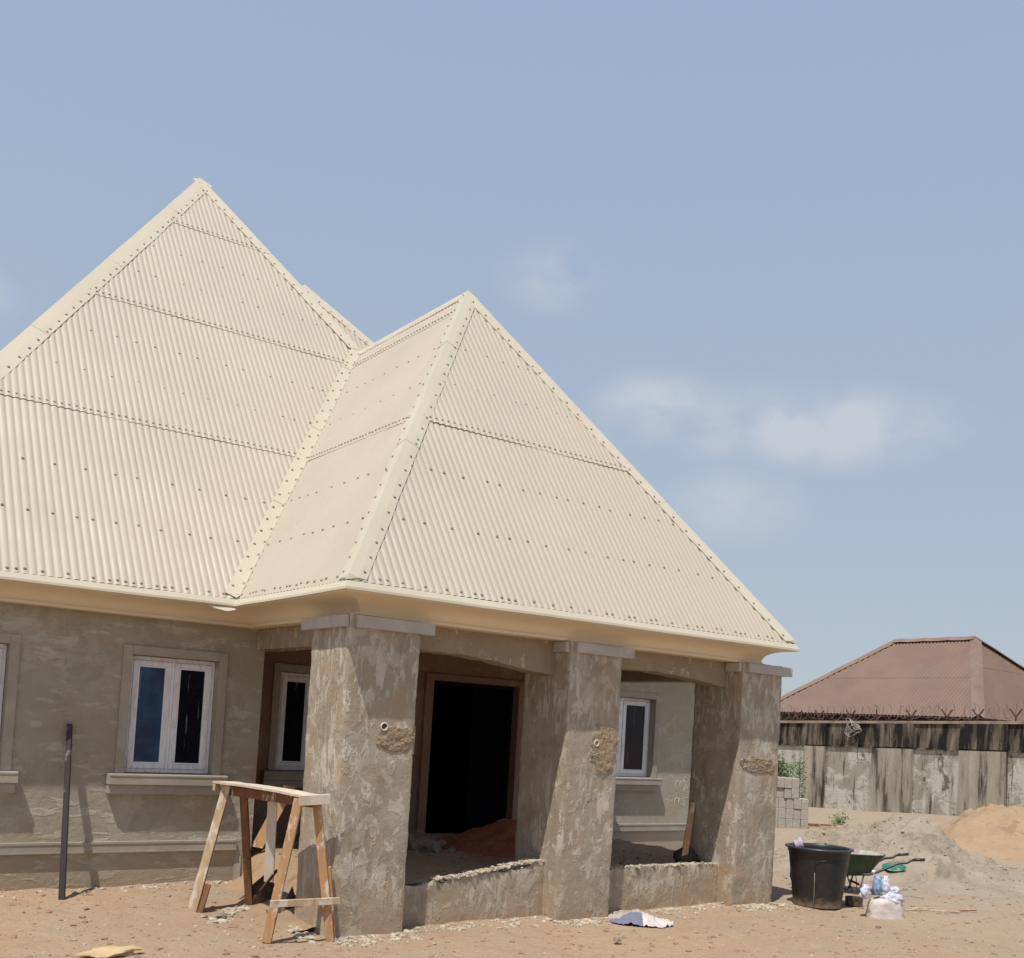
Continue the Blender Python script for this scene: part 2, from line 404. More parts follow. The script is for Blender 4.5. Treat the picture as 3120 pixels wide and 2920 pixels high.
# ---------------------------------------------------------------- ground
def lines(lo, a, b, hi, st):
    out = []; x = a
    while x < b: out.append(x); x += st
    out.append(b); g = st; x = b
    while x < hi: g *= 1.25; x = min(hi, x+g); out.append(x)
    g = st; x = a
    while x > lo: g *= 1.25; x = max(lo, x-g); out.insert(0, x)
    return out
def gh(x, y):
    h = .045*sstep(9.2, 10.4, y)*sstep(6, 4.6, x)
    h += .02*sstep(8.6, 8.2, abs(y-8.2)+8.2-.0)*0
    h += .26*sstep(15, 26, x)*sstep(21, 14, y)*sstep(6, 11, y)
    if 0 < x < 30 and 3 < y < 26:
        h += .018*fbm(x*.9, y*.9, 3)+.012*fbm(x*4, y*4, 1)-.02*max(0, fbm(x*1.8+3, y*3.1, 7)-.35)
        h += .03*math.exp(-((x-3.6)**2+(y-10.3)**2)/.5)
        # crumbs piled against walls
        for x0, x1, yy in ((4., 4.95, 8.08), (4.8, 6.6, 8.30), (6.5, 7.3, 8.08), (7.3, 9.1, 8.30), (9.05, 9.8, 8.08), (1, 4.3, 10.84)):
            if x0 < x < x1 and abs(y-yy) < .16: h += .018*(1-abs(y-yy)/.16)*(.6+.7*abs(fbm(x*9, y*9, 5)))
    return h
XS = lines(-800, .5, 14, 1500, .055); YS = lines(-400, 4.5, 12.5, 1500, .055)
mb = MB(); vs = [(x, y, gh(x, y)) for y in YS for x in XS]; nx = len(XS)
fs = [(j*nx+i, j*nx+i+1, (j+1)*nx+i+1, (j+1)*nx+i) for j in range(len(YS)-1) for i in range(nx-1)]
mb.add(vs, fs, 0, True); go = mb.build('ground', M['dirt'], kind='structure')

# porch floor and the loose sand that runs off its open left side
mb = MB(); nxp, nyp = 90, 56; vs = []
for j in range(nyp+1):
    for i in range(nxp+1):
        x = 3.55+6.3*i/nxp; y = 8.40+3.6*j/nyp
        h = .40*sstep(3.75, 4.75, x+.12*fbm(y*2, x*2)) + .03*fbm(x*2.3, y*2.3, 4)+.012*fbm(x*9, y*9)
        h -= .16*sstep(9.3, 9.8, x)*0
        if y < 8.62: h -= .02
        if x < 4.5 and y < 8.95: h = min(h, .05)
        if x < 4.45: h *= sstep(10.95, 10.5, y) if x < 4.38 else 1
        if x < 3.75: h = -.05
        vs.append((x, y, h))
nn_ = nxp+1
mb.add(vs, [(j*nn_+i, j*nn_+i+1, (j+1)*nn_+i+1, (j+1)*nn_+i) for j in range(nyp) for i in range(nxp)], 0, True)
mb.build('porch_floor', M['poorsand'], kind='structure')

# ---------------------------------------------------------------- the bungalow
house = thing('bungalow', 'unfinished bungalow with steep cream metal roofs, grey plastered walls and an open porch', 'house', (4.4, 10.9, 0))

def wall_holes(mb, axis, p, th, u0, u1, z0, z1, holes, inward=1):
    """wall sheet with thickness, face at coordinate p; holes are (ua,ub,za,zb)"""
    us = sorted({u0, u1, *[h[0] for h in holes], *[h[1] for h in holes]}); zs = sorted({z0, z1, *[h[2] for h in holes], *[h[3] for h in holes]})
    def solid(i, j):
        if i < 0 or j < 0 or i >= len(us)-1 or j >= len(zs)-1: return False
        cu, cz = (us[i]+us[i+1])/2, (zs[j]+zs[j+1])/2
        return not any(h[0] < cu < h[1] and h[2] < cz < h[3] for h in holes)
    P = (lambda u, d, z: (u, p+d*inward, z)) if axis == 'y' else (lambda u, d, z: (p+d*inward, u, z))
    for i in range(len(us)-1):
        for j in range(len(zs)-1):
            if not solid(i, j): continue
            a, b, c, d = us[i], us[i+1], zs[j], zs[j+1]
            mb.add([P(a, 0, c), P(b, 0, c), P(b, 0, d), P(a, 0, d)], [(0, 1, 2, 3)])
            mb.add([P(a, th, c), P(b, th, c), P(b, th, d), P(a, th, d)], [(3, 2, 1, 0)])
            if not solid(i-1, j): mb.add([P(a, 0, c), P(a, th, c), P(a, th, d), P(a, 0, d)], [(3, 2, 1, 0)])
            if not solid(i+1, j): mb.add([P(b, 0, c), P(b, th, c), P(b, th, d), P(b, 0, d)], [(0, 1, 2, 3)])
            if not solid(i, j-1): mb.add([P(a, 0, c), P(b, 0, c), P(b, th, c), P(a, th, c)], [(0, 1, 2, 3)])
            if not solid(i, j+1): mb.add([P(a, 0, d), P(b, 0, d), P(b, th, d), P(a, th, d)], [(3, 2, 1, 0)])
    return mb
W0, W1 = 1.20, 2.41
fw_holes = [(.93, 1.87, W0, W1), (3.02, 3.925, W0, W1)]
mb = MB(); wall_holes(mb, 'y', 10.87, .23, -.2, 4.43, .40, 2.80, fw_holes); mb.build('wall', M['wall'], house, 'street-side wall with two windows')
mb = MB(); mb.box((-.2, 10.872, -.3), (4.40, 11.12, .40)); mb.build('foundation_wall', M['wall'], house)
# side wall of the recess, back wall of the porch
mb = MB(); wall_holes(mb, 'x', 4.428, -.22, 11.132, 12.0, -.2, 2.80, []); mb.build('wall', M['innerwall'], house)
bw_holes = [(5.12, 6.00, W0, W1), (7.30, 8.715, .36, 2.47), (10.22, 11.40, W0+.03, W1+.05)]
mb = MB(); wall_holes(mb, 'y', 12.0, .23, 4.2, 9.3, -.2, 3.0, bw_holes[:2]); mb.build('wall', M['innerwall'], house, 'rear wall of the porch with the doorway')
mb = MB(); wall_holes(mb, 'y', 12.0, .23, 9.3, 13.2, -.2, 3.0, bw_holes[2:]); mb.build('wall', M['rendered'], house, 'smoother grey wall seen through the second porch opening')
mb = MB(); mb.box((-.2, 12.5, -.2), (-.02, 19, 2.9)); mb.box((13.0, 12.24, -.2), (13.2, 19, 2.9)); mb.box((-.2, 19, -.2), (13.2, 19.2, 2.9))
mb.build('wall', M['wall'], house)
# dark rooms behind the openings
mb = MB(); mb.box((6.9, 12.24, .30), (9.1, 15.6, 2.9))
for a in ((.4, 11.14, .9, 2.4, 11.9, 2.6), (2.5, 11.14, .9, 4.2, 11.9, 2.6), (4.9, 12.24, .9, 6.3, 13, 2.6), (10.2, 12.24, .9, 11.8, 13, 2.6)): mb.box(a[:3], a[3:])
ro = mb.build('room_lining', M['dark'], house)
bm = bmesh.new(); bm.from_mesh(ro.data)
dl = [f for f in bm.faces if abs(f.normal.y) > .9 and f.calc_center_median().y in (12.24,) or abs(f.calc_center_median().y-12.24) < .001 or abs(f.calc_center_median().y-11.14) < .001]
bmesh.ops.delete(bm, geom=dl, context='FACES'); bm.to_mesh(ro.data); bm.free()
# plinth bands
def band(x0, x1, y, z0, z1, pr=.035):
    mb = MB(); mb.box((x0, y-pr, z0), (x1, y, z1)); mb.box((x0, y-pr-.006, z1-.022), (x1, y-pr+.001, z1-.002)); mb.box((x0, y-pr-.006, z0+.002), (x1, y-pr+.001, z0+.014))
    return mb.build('plinth_band', M['cement'], house)
band(-.2, 4.25, 10.87, .40, .51); band(8.75, 12.33, 12.0, .40, .51)
# windows
def window(x0, x1, z0, z1, y, panes=2, mats=('glassreflect', 'glass'), yin=.09, lab=None, sur=.095):
    W = MB(); yy = y+yin
    t = .042
    def ring(mb, a, b, c, d, w_, y0, y1):
        mb.box((a, y0, c), (a+w_, y1, d)); mb.box((b-w_, y0, c), (b, y1, d)); mb.box((a+w_, y0, d-w_), (b-w_, y1, d)); mb.box((a+w_, y0, c), (b-w_, y1, c+w_))
    ring(W, x0+.004, x1-.004, z0+.004, z1-.004, t, yy, yy+.06)
    wo_ = W.build('window', M['frame'], house, lab); bevel(wo_, .004)
    xs = [x0+t, x1-t]
    n = panes; mull = .03
    wd = (xs[1]-xs[0]-(n-1)*mull)/n
    if n == 2:
        mm = MB(); xm = xs[0]+wd; mm.box((xm+.001, yy-.002, z0+t+.004), (xm+mull-.001, yy+.05, z1-t-.004)); mm.build('mullion', M['bead'], wo_)
    for i in range(n):
        a = xs[0]+i*(wd+mull)+.002; b = a+wd-.004
        s_ = MB(); ring(s_, a, b, z0+t+.006, z1-t-.006, .052, yy-.012, yy+.04); so_ = s_.build('sash', M['frame'], wo_); bevel(so_, .004)
        s_ = MB(); ring(s_, a+.053, b-.053, z0+t+.06, z1-t-.06, .012, yy-.006, yy+.03); s_.build('glazing_bead', M['bead'], wo_)
        s_ = MB(); s_.box((a+.064, yy+.012, z0+t+.071), (b-.064, yy+.02, z1-t-.071)); s_.build('pane', M[mats[i % len(mats)]], wo_)
    s_ = MB(); ring_ = .0
    pr = .028
    s_.box((x0-sur, y-pr, z0), (x0-.002, y, z1+sur)); s_.box((x1+.002, y-pr, z0), (x1+sur, y, z1+sur)); s_.box((x0-.002, y-pr, z1+.002), (x1+.002, y, z1+sur))
    so_ = s_.build('window_surround', M['cement'], house); bevel(so_, .006)
    s_ = MB(); s_.box((x0-sur-.075, y-.115, z0-.11), (x1+sur+.055, y, z0-.003)); s_.box((x0-sur-.07, y-.12, z0-.028), (x1+sur+.05, y-.114, z0-.008))
    si = s_.build('window_sill', M['cement'], house); bevel(si, .005)
    s_ = MB(); s_.box((x0-sur-.068, y-.085, z0-.205), (x1+sur+.038, y, z0-.112)); bevel(s_.build('sill_moulding', M['cement'], house), .005)
window(.93, 1.87, W0, W1, 10.87, lab='white window cut by the left edge of the photo')
window(3.02, 3.925, W0, W1, 10.87, lab='white two-pane window with a blue reflection painted into one pane and one black pane')
window(5.12, 6.00, W0, W1, 12.0, mats=('glass', 'glass'), yin=.05, sur=.10)
window(10.22, 11.40, W0+.03, W1+.05, 12.0, mats=('glass', 'glass'), yin=.10)
# door surround
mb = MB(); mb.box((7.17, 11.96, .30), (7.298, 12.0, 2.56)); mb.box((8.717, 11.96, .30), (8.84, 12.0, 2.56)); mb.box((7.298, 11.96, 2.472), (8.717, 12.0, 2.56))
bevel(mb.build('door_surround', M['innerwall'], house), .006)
mb = MB(); mb.box((7.302, 12.10, .36), (7.35, 12.2, 2.468)); mb.box((8.665, 12.10, .36), (8.713, 12.2, 2.468)); mb.box((7.35, 12.10, 2.42), (8.665, 12.2, 2.468))
mb.build('door_frame', M['dark'], house, 'black metal door frame')
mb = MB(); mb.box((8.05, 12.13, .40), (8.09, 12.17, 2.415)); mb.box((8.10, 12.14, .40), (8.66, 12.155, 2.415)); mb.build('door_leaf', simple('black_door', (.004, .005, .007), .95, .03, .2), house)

# rough plaster body: subdivided box with chipped edges
def rough_box(a, b, st=.035, amp=.006, seed=0, taper=None, topz=None):
    bm = bmesh.new(); a = V(a); b = V(b); d = b-a
    n = [max(1, int(round(d[i]/st))) for i in range(3)]
    idx = {}
    def vert(i, j, k):
        key = (i, j, k)
        if key not in idx:
            p = V((a.x+d.x*i/n[0], a.y+d.y*j/n[1], a.z+d.z*k/n[2]))
            if topz: p.z = a.z+(topz(p.x, p.y)-a.z)*k/n[2]
            edge = (i in (0, n[0]))+(j in (0, n[1]))+(k in (0, n[2]) and topz is not None)
            c = V(((a.x+b.x)/2, (a.y+b.y)/2, p.z))
            q = noise.noise_vector(p*5+V((seed, 0, 0)))*amp+noise.noise_vector(p*22+V((seed, 0, 0)))*amp*.5
            if edge >= 2:
                k2 = .008+.012*abs(noise.noise(p*9+V((0, seed, 0))))+.02*max(0, noise.noise(p*3.1+V((seed, 2, 0)))-.25)
                dr = (c-p); dr.z = 0
                if dr.length > 0: q += V((math.copysign(1, dr.x) if i in (0, n[0]) else 0, math.copysign(1, dr.y) if j in (0, n[1]) else 0, 0))*k2*.6
            if taper: q += taper(p, i, j, n)
            idx[key] = bm.verts.new(p+q)
        return idx[key]
    def face(f): bm.faces.new(f)
    for i in range(n[0]):
        for k in range(n[2]):
            face((vert(i, 0, k), vert(i+1, 0, k), vert(i+1, 0, k+1), vert(i, 0, k+1))); face((vert(i, n[1], k+1), vert(i+1, n[1], k+1), vert(i+1, n[1], k), vert(i, n[1], k)))
    for j in range(n[1]):
        for k in range(n[2]):
            face((vert(0, j, k+1), vert(0, j+1, k+1), vert(0, j+1, k), vert(0, j, k))); face((vert(n[0], j, k), vert(n[0], j+1, k), vert(n[0], j+1, k+1), vert(n[0], j, k+1)))
    for i in range(n[0]):
        for j in range(n[1]):
            face((vert(i, j, n[2]), vert(i+1, j, n[2]), vert(i+1, j+1, n[2]), vert(i, j+1, n[2])))
    mb = MB(); bm.verts.index_update(); mb.add([v.co[:] for v in bm.verts], [tuple(v.index for v in f.verts) for f in bm.faces], 0, True); bm.free(); return mb
def chip(p, i, j, n):      # broken foot of the nearest column
    q = V((0, 0, 0))
    if i == 0 and j == 0: q.x += .09*sstep(.30, .0, p.z)**1.0; q.y += .05*sstep(.30, 0, p.z)
    return q
cols = [(4.07, 4.79, 'rough cement porch column nearest the timber trestle'), (6.53, 7.235, 'middle porch column between the two low walls'), (9.075, 9.77, 'right-hand porch column at the corner')]
colobj = []
for k, (xa, xb, lab) in enumerate(cols):
    mb = rough_box((xa, 8.13, -.1), (xb, 8.89, 2.80), seed=k*7.3, taper=chip if k == 0 else None)
    co = mb.build('porch_column', M['column'], house, lab, sharp=38); colobj.append(co)
    c_ = MB(); c_.box((xa+.055, 8.085, 2.685), (xb+.12, 8.13, 2.79)); bevel(c_.build('cap_board', M['cap'], co), .004)
    c_ = MB(); c_.box((xa-.045, 8.15, 2.685), (xa, 9.05 if k == 0 else 8.36, 2.79)); bevel(c_.build('cap_board', M['cap'], co), .004)
    c_ = MB(); c_.box((xb, 8.132, 2.687), (xb+.118, 8.9 if k == 2 else 8.36, 2.788)); bevel(c_.build('cap_board', M['cap'], co), .004)
# gouged patches with conduit rings on the first two columns
def patch(co, x, z, w_, h_, seed, mat):
    mb = MB(); n = 40; vs = []; k = 30
    for j in range(k+1):
        for i in range(n+1):
            u = i/n*2-1; v = j/k*2-1
            px = x+u*w_/2; pz = z+v*h_/2
            m_ = max(0, 1-(abs(u)**2.5+abs(v)**2.5)+.75*fbm(px*7, pz*9, seed, 5))
            d = -.004*sstep(0, .5, m_)+.006*fbm(px*13, pz*19, seed+3)*sstep(0, .4, m_)+.006*fbm(px*40, pz*60, seed)*sstep(0, .3, m_)
            vs.append((px, 8.124+d if m_ > .12 else 8.146, pz))
    mb.add(vs, [(j*(n+1)+i, j*(n+1)+i+1, (j+1)*(n+1)+i+1, (j+1)*(n+1)+i) for j in range(k) for i in range(n)], 0, True)
    return mb.build('mortar_patch', mat, co)
tan = plaster('fresh_sandy_mortar', (.44, .33, .225), (.54, .44, .32), (.36, .27, .18), (1, 1, 2), 12, (.55, .6), False, bs=1.6)
patch(colobj[0], 4.60, 1.73, .40, .26, 1, tan); patch(colobj[1], 7.04, 1.73, .38, .50, 2, tan); patch(colobj[2], 9.40, 1.63, .60, .20, 5, tan)
def ring(co, x, z, r):
    mb = MB(); mb.tube([(x+r*math.cos(a), 8.118, z+r*math.sin(a)) for a in [i*math.pi/8 for i in range(16)]], .007, 6, True)
    mb.add([(x+r*math.cos(a), 8.124, z+r*math.sin(a)) for a in [i*math.pi/8 for i in range(16)]], [tuple(range(16))], 1)
    mb.build('conduit_ring', [M['conduit'], M['darkstone']], co)
ring(colobj[0], 4.465, 1.835, .033); ring(colobj[1], 6.93, 1.785, .030)

# low walls with broken tops
def prof(pts):
    def f(x, y):
        for (a, b), (c, d) in zip(pts, pts[1:]):
            if a <= x <= c: z = b+(d-b)*(x-a)/(c-a); break
        else: z = pts[0][1] if x < pts[0][0] else pts[-1][1]
        return z+.012*fbm(x*7, y*7, 3)+.006*fbm(x*25, y*25)-.03*sstep(8.43, 8.5, y)*0
    return f
mb = rough_box((4.77, 8.36, -.15), (6.56, 8.53, .5), .03, .006, 11, None, prof([(4.77, .37), (5.1, .375), (5.2, .40), (5.24, .415), (5.28, .39), (5.34, .385), (5.40, .425), (5.6, .445), (6.1, .475), (6.3, .49), (6.45, .56), (6.56, .57)]))
mb.build('low_wall', M['column'], house, 'low porch wall with a broken rising top edge', sharp=38)
mb = rough_box((7.22, 8.36, -.15), (9.09, 8.53, .5), .03, .006, 17, None, prof([(7.22, .44), (7.4, .44), (7.5, .455), (7.9, .462), (8.3, .47), (9.1, .46)]))
mb.build('low_wall', M['column'], house, 'low porch wall near the flattened sack', sharp=38)
# beams with shallow arches
def arch_beam(xa, xb, zt, pts, y0, y1, seed):
    bm_ = MB(); n = 48; k = 5; f = prof(pts)
    vs = []
    for i in range(n+1):
        x = xa+(xb-xa)*i/n; zb = f(x, 0)
        for j in range(k+1):
            z = zb+(zt-zb)*j/k; vs.append((x, y0+.004*fbm(x*8, z*8, seed), z))
        for j in range(k+1):
            z = zb+(zt-zb)*j/k; vs.append((x, y1, z))
    r = 2*(k+1); fs = []
    for i in range(n):
        for j in range(k):
            fs.append((i*r+j, (i+1)*r+j, (i+1)*r+j+1, i*r+j+1)); fs.append((i*r+k+1+j+1, (i+1)*r+k+1+j+1, (i+1)*r+k+1+j, i*r+k+1+j))
        fs.append((i*r, i*r+k+1, (i+1)*r+k+1, (i+1)*r))
    bm_.add(vs, fs, 0, False); return bm_.build('beam', M['beam'], house)
arch_beam(4.78, 6.54, 2.83, [(4.78, 2.555), (5.1, 2.565), (5.45, 2.56), (5.75, 2.535), (6.1, 2.49), (6.3, 2.465), (6.54, 2.45)], 8.37, 8.62, 1)
arch_beam(7.22, 9.085, 2.83, [(7.22, 2.56), (7.6, 2.595), (7.95, 2.60), (8.3, 2.58), (8.6, 2.555), (9.085, 2.50)], 8.37, 8.62, 2)
mb = rough_box((4.33, 8.88, 2.575), (4.56, 10.93, 2.83), .06, .005, 3); 
mb.add([(4.33, 8.88, 2.575), (4.56, 8.88, 2.575), (4.56, 10.93, 2.6), (4.33, 10.93, 2.6)], [(0, 3, 2, 1)]); mb.build('beam', M['beam'], house)
mb = rough_box((9.15, 8.88, 2.59), (9.45, 11.99, 2.83), .06, .005, 4); mb.add([(9.15, 8.88, 2.59), (9.45, 8.88, 2.59), (9.45, 11.99, 2.59), (9.15, 11.99, 2.59)], [(0, 3, 2, 1)]); mb.build('beam', M['beam'], house)
mb = MB(); mb.box((4.26, 8.3, 2.86), (9.4, 12.1, 2.90)); mb.box((-.3, 10.86, 2.86), (4.255, 11.3, 2.90)); mb.box((9.402, 11.9, 2.86), (13.6, 12.1, 2.90)); mb.build('ceiling_panel', M['ceiling'], house)

# ------------------------------------------------ roof
ZE = 3.05
BL = V((3.93, 10.47, ZE)); F1 = V((3.93, 7.93, ZE)); F2 = V((9.71, 7.93, ZE)); PK = V((6.82, 10.96, 7.31)); VT = V((6.823, 13.873, 7.314))
MP = V((5.004, 16.228, 10.23)); ML = V((.06, 10.47, ZE)); MR = V((9.47, 10.47, ZE)); RB = V((9.71, 12.8, ZE))
MLb = V((.06, 22.0, ZE)); MRb = V((9.47, 22.0, ZE))
WA = V((6.858, 16.239, 9.081)); WB = V((13.45, 11.66, ZE)); WL = V((6.0, 11.66, ZE)); WRb = V((13.45, 20.9, ZE))
dk = MB(); D = V((0, 0, -.02))
def tri(*p): dk.add([q+D for q in p], [tuple(range(len(p)))])
tri(ML, V((3.93, 10.47, ZE)), VT, MP); tri(MP, VT, MR, V((9.47, 20, ZE)), MRb); tri(ML, MP, MLb); tri(MLb, MP, MRb)
tri(F1, F2, PK); tri(F1, PK, VT, BL); tri(F2, RB, VT, PK); tri(WL, WB, WA); tri(WB, WRb, WA); tri(WRb, MRb, WA)
roof = dk.build('roof', M['sheet'], house, 'steep cream corrugated metal roof')
PITCH = .076
def frame(o, a, b):
    a = (V(a)-V(o)).normalized(); n = a.cross(V(b)-V(o)).normalized()
    if n.z < 0: n = -n
    v = n.cross(a); v = v if v.z > 0 else -v
    return V(o), a, v.normalized(), n
def sheets(poly, o, a, b, rows, ph=0., sp=8, name='roof_sheet', mat=None, parent=None, pitch=PITCH, amp=.0060, sag=0, umin=None, base=0.):
    O, A, B, Nn = frame(o, a, b)
    P2 = [((p-O).dot(A), (p-O).dot(B)) for p in poly]
    u0 = min(p[0] for p in P2); u1 = max(p[0] for p in P2)
    if umin is not None: u0 = max(u0, umin)
    def span(u):
        ys = []
        for (x0, y0), (x1, y1) in zip(P2, P2[1:]+P2[:1]):
            if (x0-u)*(x1-u) < 0 or (x0 == u) != (x1 == u) and min(x0, x1) <= u < max(x0, x1):
                ys.append(y0+(y1-y0)*(u-x0)/(x1-x0))
        return (min(ys), max(ys)) if len(ys) >= 2 else None
    st = pitch/sp; nU = int((u1-u0)/st)
    for r, (v0, v1) in enumerate(zip(rows, rows[1:])):
        mb = MB(); prev = None; vs = []; fs = []; cur = None; dz = tilt = 0
        for i in range(1, nU):
            u = u0+i*st; s_ = span(u)
            if not s_: prev = None; continue
            lo = max(s_[0], v0); hi = min(s_[1], v1+(.10 if r < len(rows)-2 else 0))
            if hi-lo < .01: prev = None; continue
            pn = int(math.floor((u/pitch-.5)/10))
            if pn != cur:
                if fs: mb.add(vs, fs, 0, True); mb.build(name, mat or M['sheet'], parent or roof)
                if prev is not None: keep = [q.copy() for q in vs[prev:prev+6]]
                else: keep = None
                mb = MB(); vs = keep or []; fs = []; prev = 0 if keep else None; cur = pn
                rs = random.Random(pn*31+r*7+int(O.x*10)); tilt = rs.uniform(-.0035, .0035); dz = rs.uniform(0, .0012)
            base_ = dz+tilt*(u/pitch-.5-pn*10-5)*pitch
            h = 2*amp*(1-((1-math.cos(2*math.pi*u/pitch+ph))/2)**2.2)+base+base_
            l0 = .007 if r and lo <= v0+1e-4 else 0.
            idx = len(vs); k = 4
            for q in range(k):
                v = lo+(hi-lo)*q/(k-1)
                vs.append(O+A*u+B*v+Nn*(h+l0*(1-q/(k-1))+sag*fbm(u*.8, v*.5, r)))
            p0 = vs[idx]; vs += [p0.copy(), p0-Nn*(.004+l0*.6)]
            if prev is not None:
                for q in range(k-1): fs.append((prev+q, idx+q, idx+q+1, prev+q+1))
                fs.append((prev+5, idx+5, idx+4, prev+4))
            prev = idx
        if vs:
            mb.add(vs, fs, 0, True); mb.build(name, mat or M['sheet'], parent or roof)
    return O, A, B, Nn, span, u0, u1
screws = []
def seat(O, A, B, Nn, u, v, h=.0135): screws.append((O+A*u+B*v+Nn*h, Nn))
def screw_rows(F, full, sparse, skip=3.4, ph=0., eave=None, umin=None):
    O, A, B, Nn, span, u0, u1 = F
    if umin is not None: u0 = max(u0, umin)
    k0, k1 = int(u0/PITCH)-1, int(u1/PITCH)+1
    def ok(u, v, mg=.12):
        s_ = span(u); return s_ and s_[0]+mg < v < s_[1]-mg
    for v in full:
        for k in range(k0, k1):
            u = (k-ph/(2*math.pi))*PITCH
            if ok(u, v+.06): seat(O, A, B, Nn, u, v+.06+rnd.uniform(-.006, .006), .0195)
    for v in sparse:
        k = k0+rnd.random()*2
        while k < k1:
            kk = round(k); u = (kk-ph/(2*math.pi))*PITCH
            if ok(u, v): seat(O, A, B, Nn, u, v+rnd.uniform(-.012, .012))
            k += skip*rnd.uniform(.75, 1.35)
    if eave is not None:
        k = k0
        while k < k1:
            u = (k-ph/(2*math.pi))*PITCH
            if ok(u, eave, -.02): seat(O, A, B, Nn, u, eave+rnd.uniform(-.01, .01))
            k += rnd.choice((1, 1, 2, 3, 3))
# main front face
s1 = math.hypot(1, 1/((7.314-ZE)/(13.873-10.47)))      # slope length per metre of height
F = sheets([ML, BL, VT, MP], ML, BL, MP, [0]+[(z-ZE)*s1 for z in (5.09, 7.0, 8.94)]+[99], sag=.004, umin=1.2)
screw_rows(F, [(z-ZE)*s1 for z in (5.09, 7.0, 8.94)], [(z-ZE)*s1 for z in (3.74, 4.33, 5.70, 6.35, 7.65, 8.26)], eave=.05, umin=1.2)
s2 = math.hypot(1, (10.96-7.93)/(7.31-ZE))
F = sheets([F1, F2, PK], F1, F2, PK, [0]+[(z-ZE)*s2 for z in (5.03,)]+[99], sag=.005)
screw_rows(F, [(5.03-ZE)*s2], [(z-ZE)*s2 for z in (3.76, 4.40, 5.65, 6.25)], 2.9, eave=.05)
s3 = math.hypot(1, (6.82-3.93)/(7.31-ZE))
F = sheets([BL, F1, PK, VT], BL, F1, PK, [0]+[(z-ZE)*s3 for z in (5.03, 6.93)]+[99], sag=.004)
screw_rows(F, [(z-ZE)*s3 for z in (5.03, 6.93)], [(z-ZE)*s3 for z in (3.74, 4.36, 5.65, 6.28)], 3.6, eave=.06)
F = sheets([WL, WB, WA], WL, WB, WA, [0, 2.8, 5.2, 99], sp=6)
sheets([F2, RB, VT, PK], F2, RB, PK, [0, 2.4, 99], sp=6)
# hip, ridge and valley cappings, in overlapping lengths
def cap(A, B, n1, n2, w1=.21, w2=.21, h=.0185, length=2.3, sc=True, crease=.02, name='ridge_cap'):
    A, B = V(A), V(B); e = (B-A).normalized(); L = (B-A).length
    ds = []
    for n in (n1, n2):
        d = e.cross(n).normalized()
        if d.z > 0 and name == 'ridge_cap' or d.z > 0 and name != 'ridge_cap' and False: d = -d
        ds.append(d)
    if name == 'valley_flashing':
        ds = []
        for n, ot in ((n1, n2), (n2, n1)):
            d = e.cross(n).normalized(); d = d if d.z > 0 else -d
            # point to its own side of the valley
            ds.append(d if d.dot(ot) < 0 or True else d)
    t = .05; k = 0
    while t < L-.05:
        t1 = min(L, t+length); mb = MB(); N_ = 14; vs = []
        for i in range(N_+1):
            s = t+(t1-t)*i/N_; p = A+e*s; lift = .0022*(1-i/N_)+.002*fbm(s*2, k, 1)
            wv = 1+.05*fbm(s*1.7, 2, k)
            sg = .006*fbm(s*3, 7, k)
            pe1 = A+e*max(s, .58*w1+.02); pe2 = A+e*max(s, .58*w2+.02)
            a1 = pe1+ds[0]*w1*wv+n1*(h+lift+sg); a2 = pe2+ds[1]*w2*wv+n2*(h+lift-sg)
            top = p+(n1+n2).normalized()*(h+lift+crease)
            m1 = A+e*max(s, .3*w1+.02)+ds[0]*w1*.45+n1*(h+lift+crease*.45); m2 = A+e*max(s, .3*w2+.02)+ds[1]*w2*.45+n2*(h+lift+crease*.45)
            vs += [a1-n1*.012, a1, m1, top, m2, a2, a2-n2*.012]
        fs = [(i*7+j, (i+1)*7+j, (i+1)*7+j+1, i*7+j+1) for i in range(N_) for j in range(6)]
        if k == 0:      # folded end that closes the cap down to the eaves corner
            ci = len(vs); vs.append(A+(n1+n2)*h*.55); fs += [(ci, j, j+1) for j in range(6)]
        mb.add(vs, fs, 0, False); mb.build(name, M['flash'], roof)
        if sc:
            s = t+.12
            while s < t1:
                for d, n, w_ in ((ds[0], n1, w1), (ds[1], n2, w2)):
                    screws.append((A+e*s+d*(w_-.045)+n*(h+.006), n))
                s += rnd.uniform(.20, .27)
        t = t1-.06 if t1 < L else L; k += 1
def nrm(a, b, c):
    n = (b-a).cross(c-a).normalized(); return n if n.z > 0 else -n
nM = nrm(ML, BL, MP); nMR = nrm(MP, VT, MRb); nMLn = nrm(ML, MP, MLb); nPF = nrm(F1, F2, PK); nPL = nrm(F1, PK, BL); nPR = nrm(F2, RB, PK); nW = nrm(WL, WB, WA); nWR = nrm(WB, WRb, WA)
cap(ML, MP, nM, nMLn, .20, .16); cap(VT+(VT-MP)*.0, MP, nM, nMR, .15, .15)
cap(F1, PK, nPL, nPF, .14, .14); cap(F2, PK, nPF, nPR, .14, .14); cap(PK, VT+V((0, .3, 0)), nPL, nPR, .12, .12, sc=False)
cap(WB, WA, nW, nWR, .15, .15, sc=True)
